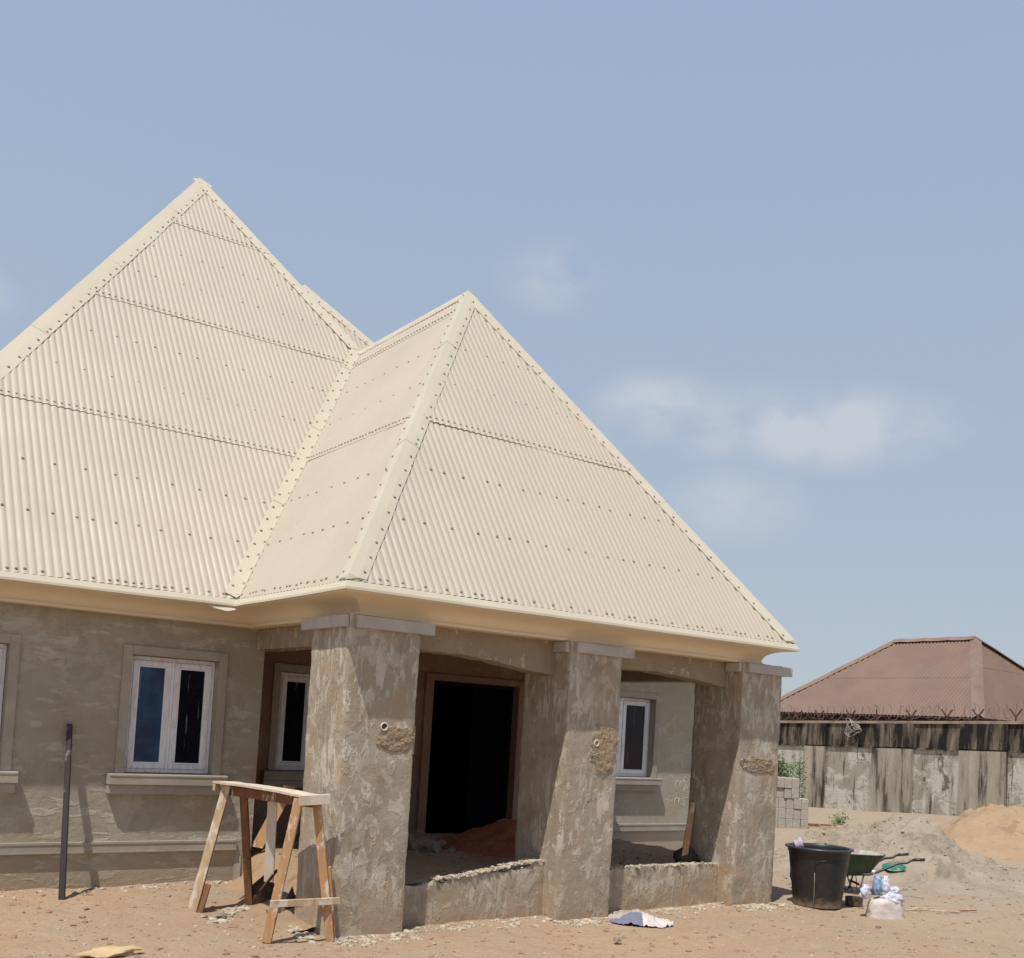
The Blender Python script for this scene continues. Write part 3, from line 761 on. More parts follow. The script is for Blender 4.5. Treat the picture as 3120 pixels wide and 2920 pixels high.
# valley between the main roof and the porch roof: flat strip on both sides
def valley(A, B, n1, n2, w1, w2, h=.020):
    e = (B-A).normalized(); L = (B-A).length
    d1 = e.cross(n1).normalized(); d2 = e.cross(n2).normalized()
    if d1.x > 0: d1 = -d1                    # main side lies to the left
    if d2.x < 0: d2 = -d2
    t = 0; k = 0
    while t < L-.05:
        t1 = min(L, t+1.9); mb = MB(); N_ = 12; vs = []
        for i in range(N_+1):
            s = t+(t1-t)*i/N_; p = A+e*s; l = .004*(1-i/N_)
            a1 = p+d1*w1*(1+.06*fbm(s*2, k))+n1*(h+l); a2 = p+d2*w2*(1+.1*fbm(s*3, k+4))+n2*(h+l); c_ = p+n1*(h+l)*.7+n2*(h+l)*.7
            vs += [a1-n1*.012, a1, c_, a2, a2-n2*.012]
        mb.add(vs, [(i*5+j, (i+1)*5+j, (i+1)*5+j+1, i*5+j+1) for i in range(N_) for j in range(4)], 0, False)
        mb.build('valley_flashing', M['flash'], roof)
        s = t+.15
        while s < t1:
            screws.append((A+e*s+d1*(w1-.04)+n1*(h+.004), n1)); screws.append((A+e*(s+.1)+d2*(w2-.03)+n2*(h+.004), n2)); s += rnd.uniform(.24, .32)
        t = t1-.06 if t1 < L else L; k += 1
valley(BL, VT, nM, nPL, .145, .06)
# little folded cones closing the two peaks
def peak(p, s):
    mb = MB(); q = [p+V((-s, -s*.9, -1.35*s)), p+V((s, -s*.9, -1.35*s)), p+V((s, s*.9, -1.35*s)), p+V((-s, s*.9, -1.35*s))]; t = p+V((0, 0, .07))
    mb.add(q+[t], [(0, 1, 4), (1, 2, 4), (2, 3, 4), (3, 0, 4)]); mb.build('peak_cap', M['flash'], roof)
peak(MP+V((0, 0, -.01)), .06); peak(PK+V((0, 0, -.01)), .05)
# screw heads: the nearest 300 as parts, the others joined
def screw_geo(n=8):
    vs = []; fs = []
    for r, z in ((.0165, 0), (.014, .004), (.008, .010)):
        vs += [V((r*math.cos(2*math.pi*i/n), r*math.sin(2*math.pi*i/n), z)) for i in range(n)]
    for k in range(2):
        for i in range(n): fs.append((k*n+i, k*n+(i+1) % n, (k+1)*n+(i+1) % n, (k+1)*n+i))
    fs.append(tuple(2*n+i for i in range(n))); return vs, fs
sv, sf = screw_geo()
sme = bpy.data.meshes.new('screw'); sme.from_pydata([v[:] for v in sv], [], sf); sme.materials.append(M['zinc']); sme.update()
def inview(p):
    c = cam.matrix_world.inverted() @ p
    return -c.z > 0 and abs(c.x/-c.z) < .52
camp = V((0, 0, 1.9)); screws = [s for s in screws if inview(s[0]) and s[1].dot(camp-s[0]) > 0]
screws.sort(key=lambda s: (s[0]-camp).length)
for p, n in screws[:300]:
    o = bpy.data.objects.new('screw', sme); col.objects.link(o); o.parent = roof; o.matrix_parent_inverse = Matrix.Translation(-rootloc(roof))
    o.matrix_basis = Matrix.Translation(p) @ n.to_track_quat('Z', 'Y').to_matrix().to_4x4()
mb = MB()
for p, n in screws[300:]:
    q = n.to_track_quat('Z', 'Y'); mb.add([p+q @ v for v in sv], sf)
mb.build('screw', M['zinc'], roof, kind='stuff')

# eaves: drip flashing, coved fascia
def path(o):
    return [V((-.6, 10.47-o, 0)), V((3.93-o, 10.47-o, 0)), V((3.93-o, 7.93-o, 0)), V((9.71+o, 7.93-o, 0)), V((9.71+o, 11.66-o, 0)), V((13.45+o, 11.66-o, 0)), V((13.45+o, 20.9, 0))]
def eaves(prof_, name, mat, label=None):
    NS = (14, 10, 22, 10, 10, 6)
    for seg in range(6):
        mb = MB(); vs = []; n = NS[seg]
        for i in range(n+1):
            t = i/n
            for o, z in prof_:
                P = path(o); p = P[seg].lerp(P[seg+1], t)
                wv = .006*fbm(p.x*.7+seg*3, p.y*.7, 2)
                vs.append((p.x, p.y, z+wv*(1 if 0 < i < n else .0)))
        k = len(prof_)
        mb.add(vs, [(i*k+j, i*k+j+1, (i+1)*k+j+1, (i+1)*k+j) for i in range(n) for j in range(k-1)], 0, False)
        ob = mb.build(name, mat, roof)
        for p in ob.data.polygons: p.use_smooth = name == 'fascia_cove'
eaves([(-.04, 3.058), (.012, 3.052), (.046, 2.998), (.05, 2.975), (.03, 2.973)], 'drip_flashing', M['flash'])
eaves([(.036, 2.985), (.02, 2.968), (-.04, 2.962), (-.10, 2.955), (-.155, 2.942), (-.20, 2.922), (-.235, 2.895), (-.255, 2.86), (-.262, 2.825)], 'fascia_cove', M['fascia'])
eaves([(-.262, 2.828), (-.25, 2.826), (-.25, 2.80), (-.27, 2.795), (-.50, 2.80)], 'fascia_lip', M['fascia'])
# bent flashing scrap hanging at the inner corner
mb = MB(); mb.add([(3.60, 10.44, 2.965), (3.90, 10.42, 2.955), (3.90, 10.38, 2.94), (3.80, 10.39, 2.915), (3.68, 10.42, 2.935)], [(0, 1, 2, 3, 4)]); mb.build('bent_flashing', M['flash'], roof)

# exposed plinth corner stone
mb = MB(); mb.box((4.255, 10.86, .02), (4.33, 11.05, .40), jit=.012); mb.build('broken_plinth_corner', M['cement'], house)
# chalk sums written on the plaster
def chalk(pts, nrm_, r=.0025, closed=False):
    mb = MB(); mb.tube(pts, r, 4); return mb.build('chalk_mark', M['chalk'], house)
def glyphs(text, P, s):
    """P maps (u,v) to the wall, u to the right"""
    S = {'(': [[(.5, 1.1), (.2, .8), (.1, .5), (.2, .1), (.5, -.2)]], ')': [[(.1, 1.1), (.4, .8), (.5, .5), (.4, .1), (.1, -.2)]],
         'A': [[(0, 0), (.3, 1), (.6, 0)], [(.1, .4), (.5, .4)]], 'b': [[(.1, 1), (.05, 0), (.4, .05), (.5, .3), (.1, .45)]], 'x': [[(0, .6), (.5, 0)], [(.5, .6), (0, 0)]],
         '2': [[(0, .8), (.25, 1), (.5, .75), (.05, 0), (.55, 0)]], '1': [[(.2, 1), (.2, 0)]], '8': [[(.3, .5), (.05, .75), (.3, 1), (.5, .75), (.05, .2), (.3, 0), (.5, .2), (.3, .5)]],
         '7': [[(0, 1), (.5, 1), (.2, 0)]], '5': [[(.5, 1), (.1, 1), (.1, .55), (.45, .5), (.45, .1), (.05, 0)]], '0': [[(.25, 1), (0, .5), (.25, 0), (.5, .5), (.25, 1)]],
         '3': [[(0, 1), (.45, .85), (.15, .55), (.5, .3), (.05, 0)]], ' ': []}
    u = 0
    for ch in text:
        for st in S[ch]: chalk([P(u+a*s, b*s) for a, b in st], None)
        u += .62*s
glyphs('(A)', lambda u, v: (6.526, 8.36-u, 2.14+v), .10)
glyphs('bx', lambda u, v: (9.063, 8.50-u, 2.18+v), .11); glyphs('2', lambda u, v: (9.063, 8.30-u, 2.28+v), .05)
glyphs('(18', lambda u, v: (12.04+u, 11.998, 1.42+v), .13); glyphs('2', lambda u, v: (12.02+u, 11.998, 1.60+v), .07)
glyphs('(A)', lambda u, v: (11.92+u, 11.998, 1.05+v), .14); glyphs('2', lambda u, v: (12.16+u, 11.998, 1.22+v), .08)
glyphs('(187', lambda u, v: (11.92+u, 11.998, .78+v), .14)
glyphs('505', lambda u, v: (10.68+u, 11.998, .84+v), .11)

# ---------------------------------------------------------------- trestle and other things in front
tr = thing('trestle', 'rough timber trestle standing beside the nearest porch column', 'trestle', (3.8, 8.9, 0))
def beamp(name, mat, a, b, w_, d, side=(1, 0, 0), w2=None, lab=None):
    mb = MB(); mb.bar(a, b, w_, d, V(side), 0, w2); o = mb.build(name, M[mat], tr, lab); bevel(o, .003, 1); return o
mb = MB(); n = 14; vs = []
for i in range(n+1):
    t = i/n; y = 9.64-1.58*t; z = 1.222+.012*math.sin(t*3)+.004*fbm(t*9, 1)
    xl = 3.50+.21*t+.006*fbm(t*11, 3); xr = 3.70+.23*t+.006*fbm(t*12, 8)
    vs += [(xl, y, z-.02), (xr, y, z-.02), (xr, y, z), (xl, y, z)]
fs = [(i*4+j, i*4+(j+1) % 4, (i+1)*4+(j+1) % 4, (i+1)*4+j) for i in range(n) for j in range(4)]+[(0, 3, 2, 1), (n*4, n*4+1, n*4+2, n*4+3)]
mb.add(vs, fs); mb.build('top_plank', M['woodplank'], tr, recalc=True)
beamp('leg', 'woodpale', (3.34, 9.50, .0), (3.60, 9.52, 1.19), .085, .05, (1, -.7, 0), .075)
beamp('leg', 'wooddark', (3.955, 9.64, .0), (3.72, 9.42, 1.19), .07, .05, (1, -.7, 0))
beamp('leg', 'wood', (3.52, 8.17, .0), (3.70, 8.12, 1.19), .075, .05, (1, -.7, 0))
beamp('leg', 'wood', (4.03, 8.03, .0), (3.87, 8.14, 1.19), .07, .045, (1, -.7, 0))
beamp('leg', 'wood', (4.075, 8.07, .0), (4.00, 8.10, .62), .05, .05, (1, -.7, 0), lab='short doubled leg')
beamp('foot_brace', 'wooddark', (3.40, 9.46, .0), (3.47, 9.47, .28), .05, .03, (1, -.7, 0))
beamp('rail', 'wooddark', (3.64, 9.60, 1.14), (3.84, 8.14, 1.16), .05, .085, (1, 0, 0))
beamp('end_board', 'woodplank', (3.675, 8.06, 1.182), (3.945, 8.04, 1.20), .085, .028, (0, 0, 1))
beamp('end_board', 'woodpale', (3.50, 9.60, 1.165), (3.56, 9.62, 1.165), .06, .03, (0, 0, 1))
beamp('cross_rail', 'woodpale', (3.49, 8.075, .335), (4.08, 8.0, .345), .058, .028, (0, 0, 1))
beamp('prop', 'woodwhite', (3.86, 9.00, .36), (3.80, 8.90, 1.17), .085, .03, (1, -.7, 0))
mb = MB(); mb.bar((3.72, 8.85, .30), (3.93, 9.0, .46), .03, .012, V((0, 0, 1))); mb.build('wire_tie', M['rust'], tr)

mb = MB(); mb.bar((4.50, 10.88, .42), (4.60, 10.86, 1.10), .13, .03, V((1, -.6, 0))); mb.v = [(x+.32*(z-.42), y-.05*(z-.4), z) for x, y, z in mb.v]
tag(mb.build('leaning_plank', M['wood']), 'brown plank leaning in the shaded recess behind the trestle', 'plank')

pl = MB(); pl.bar((2.39, 10.30, -.05), (2.46, 10.83, 1.67), .058, .05, V((1, -.4, 0)), 0, .05)
po = pl.build('pole', M['pole']); bevel(po, .008); tag(po, 'dark tar-stained pole leaning towards the wall between two windows', 'pole')

def rockthing(c, s, seed, mat, label, cat='stone', sub=2, group=None, name='stone'):
    mb = MB(); mb.rock(c, *s, seed, sub); return tag(mb.build(name, M[mat]), label, cat, group)
rockthing((4.10, 9.60, .13), (.17, .14, .16), 3, 'darkstone', 'dark brown block of stone on the ground behind the trestle')
rockthing((4.02, 9.12, .07), (.10, .09, .11), 5, 'stone', 'small light brown stone at the foot of the nearest column')
rockthing((4.13, 9.08, .10), (.07, .06, .15), 8, 'darkstone', 'upright dark stone standing in for shadow at the side of the nearest column')  # dark form put where shadow falls beside the column
rockthing((3.52, 9.25, .02), (.06, .09, .035), 9, 'stone', 'flat chip of broken mortar between the trestle legs')
rockthing((3.38, 9.30, .02), (.035, .03, .02), 10, 'pebble', 'pale pebble by the left foot of the trestle')
rockthing((6.42, 7.08, .03), (.045, .035, .03), 12, 'pebble', 'lone pale pebble in front of the flattened sack')
rockthing((8.90, 8.72, .47), (.17, .13, .12), 15, 'darkstone', 'dark stone on the porch floor under the leaning plank')
mb = MB(); mb.bar((8.77, 8.62, .42), (9.04, 8.78, 1.13), .075, .035, V((1, -.6, 0)), 0, .06)
tag(bevel(mb.build('leaning_plank', M['wood']), .003, 1), 'narrow timber leaning on the right-hand porch column above the low wall', 'plank')

# rubble and red soil in the porch
def heap(name, mat, f, x0, x1, y0, y1, st, label, cat):
    nx_ = int((x1-x0)/st); ny_ = int((y1-y0)/st); mb = MB()
    vs = [(x0+(x1-x0)*i/nx_, y0+(y1-y0)*j/ny_, f(x0+(x1-x0)*i/nx_, y0+(y1-y0)*j/ny_)) for j in range(ny_+1) for i in range(nx_+1)]
    mb.add(vs, [(j*(nx_+1)+i, j*(nx_+1)+i+1, (j+1)*(nx_+1)+i+1, (j+1)*(nx_+1)+i) for j in range(ny_) for i in range(nx_)], 0, True)
    return tag(mb.build(name, M[mat]), label, cat)
def redf(x, y):
    dx, dy = (x-7.75)/1.25, (y-10.55)/.95
    r = math.hypot(dx, dy); h = .38+.36*max(0, 1-r)**.9*1.05
    return (h+.05*fbm(x*3, y*3, 2)+.02*fbm(x*10, y*10)) if r < 1.05 else .2
heap('soil_heap', 'redsoil', redf, 6.4, 9.1, 9.5, 11.6, .04, 'heap of dark red soil in front of the doorway', 'soil heap')
rb = [(6.55, 10.75, .43, .14), (6.36, 10.6, .42, .10), (6.72, 10.62, .43, .10), (6.45, 10.35, .42, .13), (6.86, 10.45, .42, .09), (6.62, 10.25, .41, .07), (6.95, 10.75, .45, .10), (6.25, 10.85, .41, .08), (7.05, 10.35, .42, .06), (6.5, 11.0, .44, .11), (6.2, 10.3, .40, .05), (6.8, 10.95, .44, .08)]
posw = ['at the back left', 'leftmost', 'in the middle', 'largest at the front', 'near the red soil', 'small, at the front', 'half under the red soil', 'beside the door surround', 'smallest, against the red soil', 'rearmost', 'small, set apart at the front', 'at the back right']
for i, (x, y, z, s) in enumerate(rb):
    rockthing((x, y, z), (s, s*.8, s*.75), 20+i, 'stone', 'grey rubble lump %s of the pile in the porch' % posw[i], 'rubble', 1, 'rubble lumps on the porch floor', 'rubble_lump')

# ---- water drum
drum = thing('plastic_drum', 'large black plastic water drum standing to the right of the porch', 'drum', (10.28, 7.86, 0))
cx, cy = 10.30, 7.90; HT = .70
mb = MB(); prof_ = [(0, .0), (.262, .0), (.275, .012)]+[(.275+.075*t, .02+.60*t) for t in [i/8 for i in range(9)]]+[(.352, .625), (.362, .632), (.364, .66)]
mb.lathe(prof_, (cx, cy, .0), 56, wob=.008); mb.lathe([(.352, .66), (.345, .60), (.262, .03), (0, .02)], (cx, cy, 0), 48); b_ = mb.build('body', M['plastic'], drum)
mb = MB(); mb.lathe([(.350, .655), (.352, .685), (.368, .697), (.392, .693), (.398, .680), (.390, .672), (.368, .668), (.364, .655)], (cx, cy, 0), 56, wob=.008); mb.build('rim', M['rim'], drum)
# moulded panel edge (arched rib) and seam
def onbody(a, z, o=.004): r = .275+.075*(z-.02)/.60+o; return (cx+r*math.cos(a), cy+r*math.sin(a), z)
a0 = math.atan2(-cy, -cx)
pts = [onbody(a0-.12, z) for z in (.02, .15, .3, .45)]+[onbody(a0-.10, .50), onbody(a0-.03, .54), onbody(a0+.08, .56)]+[onbody(a0+.08+.15*k, .565) for k in range(1, 7)]
mb = MB(); mb.tube(pts, .006, 6); mb.build('moulded_rib', M['plastic'], drum)
mb = MB(); mb.tube([onbody(a0-.125, z, .008) for z in (.02, .12, .2, .3, .42)], .0025, 4); mb.build('scuffed_seam', M['conduit'], drum)
# bowl hooked on the rim
ca = a0-.95
bx_, by_ = cx+.37*math.cos(ca), cy+.37*math.sin(ca)
bw = MB(); bw.lathe([(0, .0), (.048, .0), (.056, .008), (.080, .085), (.087, .088), (.084, .083), (.058, .02), (0, .008)], (bx_+.03, by_+.0, .70), 32, axis=(.72, -.66, .35))
tag(bw.build('plastic_bowl', M['lilac']), 'lilac plastic bowl lying on the rim of the black drum', 'bowl')

# ---- wheelbarrow (local s along handles, t across, z up)
wb = thing('wheelbarrow', 'dark green wheelbarrow with mortar-caked tray behind the black drum', 'wheelbarrow', (11.78, 8.43, 0))
ax = V((.80, -.60, 0)).normalized(); tx = V((.60, .80, 0)).normalized(); O_ = V((11.77, 8.45, 0))
def L(s, t, z): return O_+ax*s+tx*t+V((0, 0, z))
mb = MB()
def quadring(s0, s1, t_, z): return [L(s0, -t_, z), L(s1, -t_*.9, z), L(s1, t_*.9, z), L(s0, t_, z)]
rg = []
for q in range(5):
    t_ = q/4; rg.append((-.36-.20*t_**1.3, .16+.18*t_**1.2, .22+.10*t_, .25+.27*t_))
rings = []
for (s0, s1, tt, zz) in rg:
    ring_ = []
    for k in range(24):
        a = 2*math.pi*k/24; c_, s_ = math.cos(a), math.sin(a)
        ex = .55
        u = math.copysign(abs(c_)**ex, c_); v = math.copysign(abs(s_)**ex, s_)
        ring_.append(L((s0+s1)/2+(s1-s0)/2*u, tt*v, zz+.03*max(0, u)*0))
    rings.append(ring_)
vs = [p for r in rings for p in r]; fs = [(i*24+j, i*24+(j+1) % 24, (i+1)*24+(j+1) % 24, (i+1)*24+j) for i in range(4) for j in range(24)]+[tuple(range(23, -1, -1))]
mb.add(vs, fs, 0, True); mb.build('tray', M['green'], wb)
mb = MB(); cen = L(-.12, 0, 0); vs2 = [V((cen.x+(p.x-cen.x)*.975, cen.y+(p.y-cen.y)*.975, p.z+.008)) for p in vs]; mb.add(vs2, [tuple(reversed(f)) for f in fs], 0, True); mb.build('tray_lining', M['mortarcoat'], wb)
mb = MB(); mb.tube(rings[-1], .009, 6, True); mb.build('tray_rim', M['blacksteel'], wb)
for sd_ in (-1, 1):
    mb = MB(); mb.tube([L(-.72, sd_*.06, .20), L(-.35, sd_*.17, .235), L(.12, sd_*.22, .27), L(.22, sd_*.23, .31), L(.47, sd_*.26, .44), L(.58, sd_*.27, .455), L(.62, sd_*.275, .485), L(.68, sd_*.28, .505)], .016, 8); mb.build('handle', M['blacksteel'], wb)
    mb = MB(); mb.tube([L(.65, sd_*.28, .495), L(.79, sd_*.29, .51)], .019, 8); mb.build('grip', M['rim'], wb)
    mb = MB(); mb.tube([L(-.16, sd_*.19, .245), L(-.08, sd_*.20, .02), L(-.04, sd_*.20, 0), L(0, sd_*.20, .03), L(.05, sd_*.21, .26)], .011, 6); mb.build('leg', M['blacksteel'], wb)
mb = MB(); mb.bar(L(0, -.2, .13), L(0, .2, .13), .03, .006, V((0, 0, 1))); mb.build('leg_brace', M['rust'], wb)
mb = MB(); mb.tube([L(-.02, -.2, .02), L(0, -.03, .25)], .006, 5); mb.tube([L(-.02, .2, .02), L(0, .03, .25)], .006, 5); mb.build('leg_stay', M['rust'], wb)
mb = MB(); mb.tube([L(.16, -.235, .29), L(.16, -.245, .33)], .022, 8); mb.build('clamp', M['bead'], wb)
wl = MB(); wc = L(-.66, 0, .19)
wl.lathe([(.10, -.012), (.15, -.03), (.185, -.022), (.19, 0), (.185, .022), (.15, .03), (.10, .012), (.10, -.012)], wc, 28, axis=tx); w_o = wl.build('wheel', M['rim'], wb)
wl = MB(); wl.lathe([(0, -.02), (.03, -.02), (.03, -.006), (.105, -.006), (.105, .006), (.03, .006), (.03, .02), (0, .02)], wc, 20, axis=tx); wl.build('hub', M['tin'], w_o)

# ---- tin basin
tb = thing('tin_basin', 'small round rusty tin basin on the ground between drum and white sack', 'basin', (10.80, 7.75, 0))
mb = MB(); mb.lathe([(0, 0), (.098, 0), (.101, .006), (.104, .092), (.110, .096)], (10.80, 7.75, .004), 36); mb.build('shell', M['tin'], tb)
mb = MB(); mb.lathe([(.110, .096), (.100, .092), (.096, .012), (0, .012)], (10.80, 7.75, .004), 36); mb.build('inside', M['tin_in'], tb)

# ---- white sack with plastics on top
sk = thing('sack', 'full white woven sack standing on the dirt with blue and white nylon bags on top', 'sack', (10.42, 7.10, 0))
def cloth_blob(c, sx_, sy_, sz_, seed, fold=.12, sub=4, rot=0, flat=.0, fr=4.):
    bm = bmesh.new(); bmesh.ops.create_icosphere(bm, subdivisions=sub, radius=1); vs = []
    ca_, sa_ = math.cos(rot), math.sin(rot)
    for v in bm.verts:
        d = v.co.normalized(); k = 1+fold*noise.fractal(d*fr*.5+V((seed, 0, 0)), 1, 2, 4)*1.6
        rid = abs(noise.noise(V((math.atan2(d.y, d.x)*fr*.8, d.z*1.5, seed))))
        k += fold*(.5-rid)*.8
        x, y, z = d.x*sx_*k, d.y*sy_*k, max(d.z, -.75+flat)*sz_*k
        ex = abs(d.x)**.6
        vs.append((c[0]+x*ca_-y*sa_, c[1]+x*sa_+y*ca_, c[2]+z))
    fs = [tuple(v.index for v in f.verts) for f in bm.faces]; bm.free()
    mb = MB(); mb.add(vs, fs, 0, True); return mb
SR = V((.80, -.60, 0))
def box_sack(c, w0, w1, d, h, seed):
    """a filled sack: boxy foot, slumped top with ears"""
    n = 40; k = 16; vs = []; 
    for j in range(k+1):
        t = j/k
        for i in range(n):
            a = 2*math.pi*i/n; e_ = .62+.38*t
            u = math.copysign(abs(math.cos(a))**e_, math.cos(a)); v = math.copysign(abs(math.sin(a))**e_, math.sin(a))
            sh = (1-.06*t) if t < .7 else (.96-.75*((t-.7)/.3)**2)
            hw = (w0+(w1-w0)*t)/2*sh; hd = d/2*sh
            bul = 1+.05*fbm(u*2+seed, v*2, t*3)+.03*fbm(u*6, v*6+seed, t*9)
            z = h*t*(1+.12*u*t)+.02*fbm(u*3, v*3+seed, 2)*t
            p = SR*(u*hw*bul)+V((.6, .8, 0))*(v*hd*bul); vs.append((c[0]+p.x, c[1]+p.y, z))
    fs = [(j*n+i, j*n+(i+1) % n, (j+1)*n+(i+1) % n, (j+1)*n+i) for j in range(k) for i in range(n)]+[tuple(k*n+i for i in range(n))]
    mb = MB(); mb.add(vs, fs, 0, True); return mb
box_sack((10.44, 7.08), .40, .36, .30, .25, 3).build('bag_body', M['sack'], sk)
cloth_blob((10.50, 7.03, .22), .13, .11, .07, 4, .18).build('bag_mouth', M['nylonwhite'], sk)
cloth_blob((10.37, 7.14, .35), .055, .05, .11, 7, .22, fr=5).build('nylon_bag', M['nylon'], sk, 'crumpled blue nylon bag')
cloth_blob((10.44, 7.09, .34), .05, .05, .11, 9, .2, fr=5).build('nylon_bag', M['nylonwhite'], sk, 'white nylon bag')
cloth_blob((10.24, 7.20, .27), .08, .04, .08, 12, .2).build('nylon_bag', M['nylonwhite'], sk, 'clear nylon bag hanging over the left side')
cloth_blob((10.53, 7.02, .30), .07, .05, .05, 14, .2, fr=5).build('nylon_bag', M['nylonwhite'], sk)

# ---- flattened sack by the low wall
fsk = thing('empty_sack', 'crumpled white and blue empty sack lying below the low wall', 'sack', (7.3, 7.75, 0))
def flat_sack(x0, x1, mat, name, hmax, seed, lab=None):
    n, k = 46, 26; vs = []
    for j in range(k+1):
        for i in range(n+1):
            u = i/n; v = j/k; s = x0+(x1-x0)*u
            wdt = .20*math.sin(math.pi*min(1, max(0, (s+.32)/.66)))**.5+.02
            t = (v-.5)*2*wdt
            h = hmax(s)*(1-abs(2*v-1)**2.2)*(1+.35*fbm(s*9, t*9, seed))+.034*abs(fbm(s*13+t*9, t*17, seed+2))
            p = V((7.28, 7.72, 0))+V((.82, -.57, 0))*s+V((.57, .82, 0))*t; vs.append((p.x, p.y, .008+gh(p.x, p.y)+max(0, h)))
    mb = MB(); mb.add(vs, [(j*(n+1)+i, j*(n+1)+i+1, (j+1)*(n+1)+i+1, (j+1)*(n+1)+i) for j in range(k) for i in range(n)], 0, True); return mb.build(name, mat, fsk, lab)
hf = lambda s: .085*math.exp(-((s+.02)/.17)**2)+.03
sg = G('sack_print', .8, .2); xx = sg.sep(); f_ = sg.math('SUBTRACT', sg.math('MULTIPLY', xx[1], .82), sg.math('MULTIPLY', xx[0], -.57))
f_ = sg.math('ADD', f_, sg.math('MULTIPLY', sg.noise(7, 2), .06))
sg.color(sg.mix(sg.ramp(f_, 10.445, 10.45), (.17, .18, .25), (.40, .345, .31))); sg.bump(sg.noise(30, 5, .6), .6, .02)
flat_sack(-.32, .01, sg.m, 'printed_half', hf, 1, 'blue printed half'); flat_sack(.008, .34, M['sack'], 'plain_half', hf, 1)

# card scrap and wood offcuts
mb = MB(); mb.rock((2.26, 8.13, .025), .20, .10, .04, 2, 3, 0, .5); tag(mb.build('card_scrap', M['card']), 'yellowish scrap of cardboard lying at the bottom edge of the photo', 'cardboard')
for i, (a, b, lab) in enumerate((((11.15, 7.30), (11.75, 6.95), 'long thin offcut on the dirt right of the sack'), ((11.25, 7.33), (11.6, 7.20), 'short offcut lying across the long one'), ((11.6, 7.05), (12.05, 6.92), 'thin dark stick furthest right on the dirt'))):
    mb = MB(); mb.bar((*a, .015), (*b, .018), .028 if i < 2 else .015, .010, V((1, 1, 0))); tag(mb.build('wood_offcut', M['woodpale'] if i < 2 else M['wooddark']), lab, 'wood scrap', 'wood offcuts')
# ---------------------------------------------------------------- heaps on the right
vw = V((.835, .55, 0)).normalized(); uw = V((.55, -.835, 0)).normalized()
def lerp_t(tbl, s):
    if s <= tbl[0][0]: return tbl[0][1]
    for (a, b), (c, d) in zip(tbl, tbl[1:]):
        if s <= c: k = (s-a)/(c-a); return b+(d-b)*k
    return tbl[-1][1]
GC = V((15.0, 9.9, 0))
gt = [(-2.2, .0), (-1.45, .34), (-1.05, .50), (-.45, .66), (-.15, .76), (.25, .78), (.50, .72), (.80, .50), (1.0, .30), (1.6, .16), (3, .08), (4.5, 0)]
def grayf(x, y):
    d = V((x, y, 0))-GC; s = d.dot(uw); q = d.dot(vw)
    a = lerp_t(gt, s+.12*fbm(x*1.2, y*1.2, 4))
    fq = 1-sstep(0, 2.9, -q) if q < 0 else 1-sstep(.2, 1.8, q)
    h = a*fq; rg_ = min(1, h*3)
    h += rg_*(.14*fbm(x*2.1, y*2.1, 1, 6)+.09*fbm(x*6, y*6, 2, 5)-.2*max(0, fbm(x*1.7, y*1.7, 8)-.1)*sstep(.25, .5, a))
    return gh(x, y)-.02+h+.01*fbm(x*9, y*9)*min(1, h*8)
heap('sand_heap', 'greysand', grayf, 12.0, 19, 5.4, 13.4, .045, 'long heap of lumpy grey sand behind the wheelbarrow', 'sand heap')
pz_ = grayf(13.27, 8.93)
tp = thing('head_pan', 'teal metal head pan tipped over on the foot of the grey sand heap', 'pan', (13.27, 8.93, pz_))
mb = MB(); mb.lathe([(0, .0), (.09, 0), (.11, .01), (.15, .06), (.165, .065), (.163, .058), (.148, .053), (.10, .012), (0, .01)], (13.30, 8.90, pz_+.0), 36, axis=(-.22, -.12, .95)); mb.build('bowl', M['teal'], tp)
OC = V((20.3, 10.9, 0))
ot = [(-2.2, 0), (-1.35, .35), (-.9, .62), (-.45, .76), (.0, .80), (.4, .70), (.95, .66), (1.6, .58), (2.6, .42), (4.2, 0)]
def orangef(x, y):
    d = V((x, y, 0))-OC; s = d.dot(uw); q = d.dot(vw)
    a = lerp_t(ot, s+.1*fbm(x*1.4, y*1.4, 9)); fq = 1-sstep(0, 2.7, -q) if q < 0 else 1-sstep(.1, 2, q)
    h = a*fq; k = sstep(.4, .8, h)
    return gh(x, y)-.03+h+.02*fbm(x*3, y*3)*min(1, h*4)+k*(.12*fbm(x*4, y*4, 3)+.05*fbm(x*12, y*12))+.04*fbm(x*2, y*2, 6)*min(1, h*3)
heap('sand_heap', 'orangesand', orangef, 15.8, 24.5, 6.2, 15.6, .055, 'heap of bright orange sand in front of the far stained wall', 'sand heap')

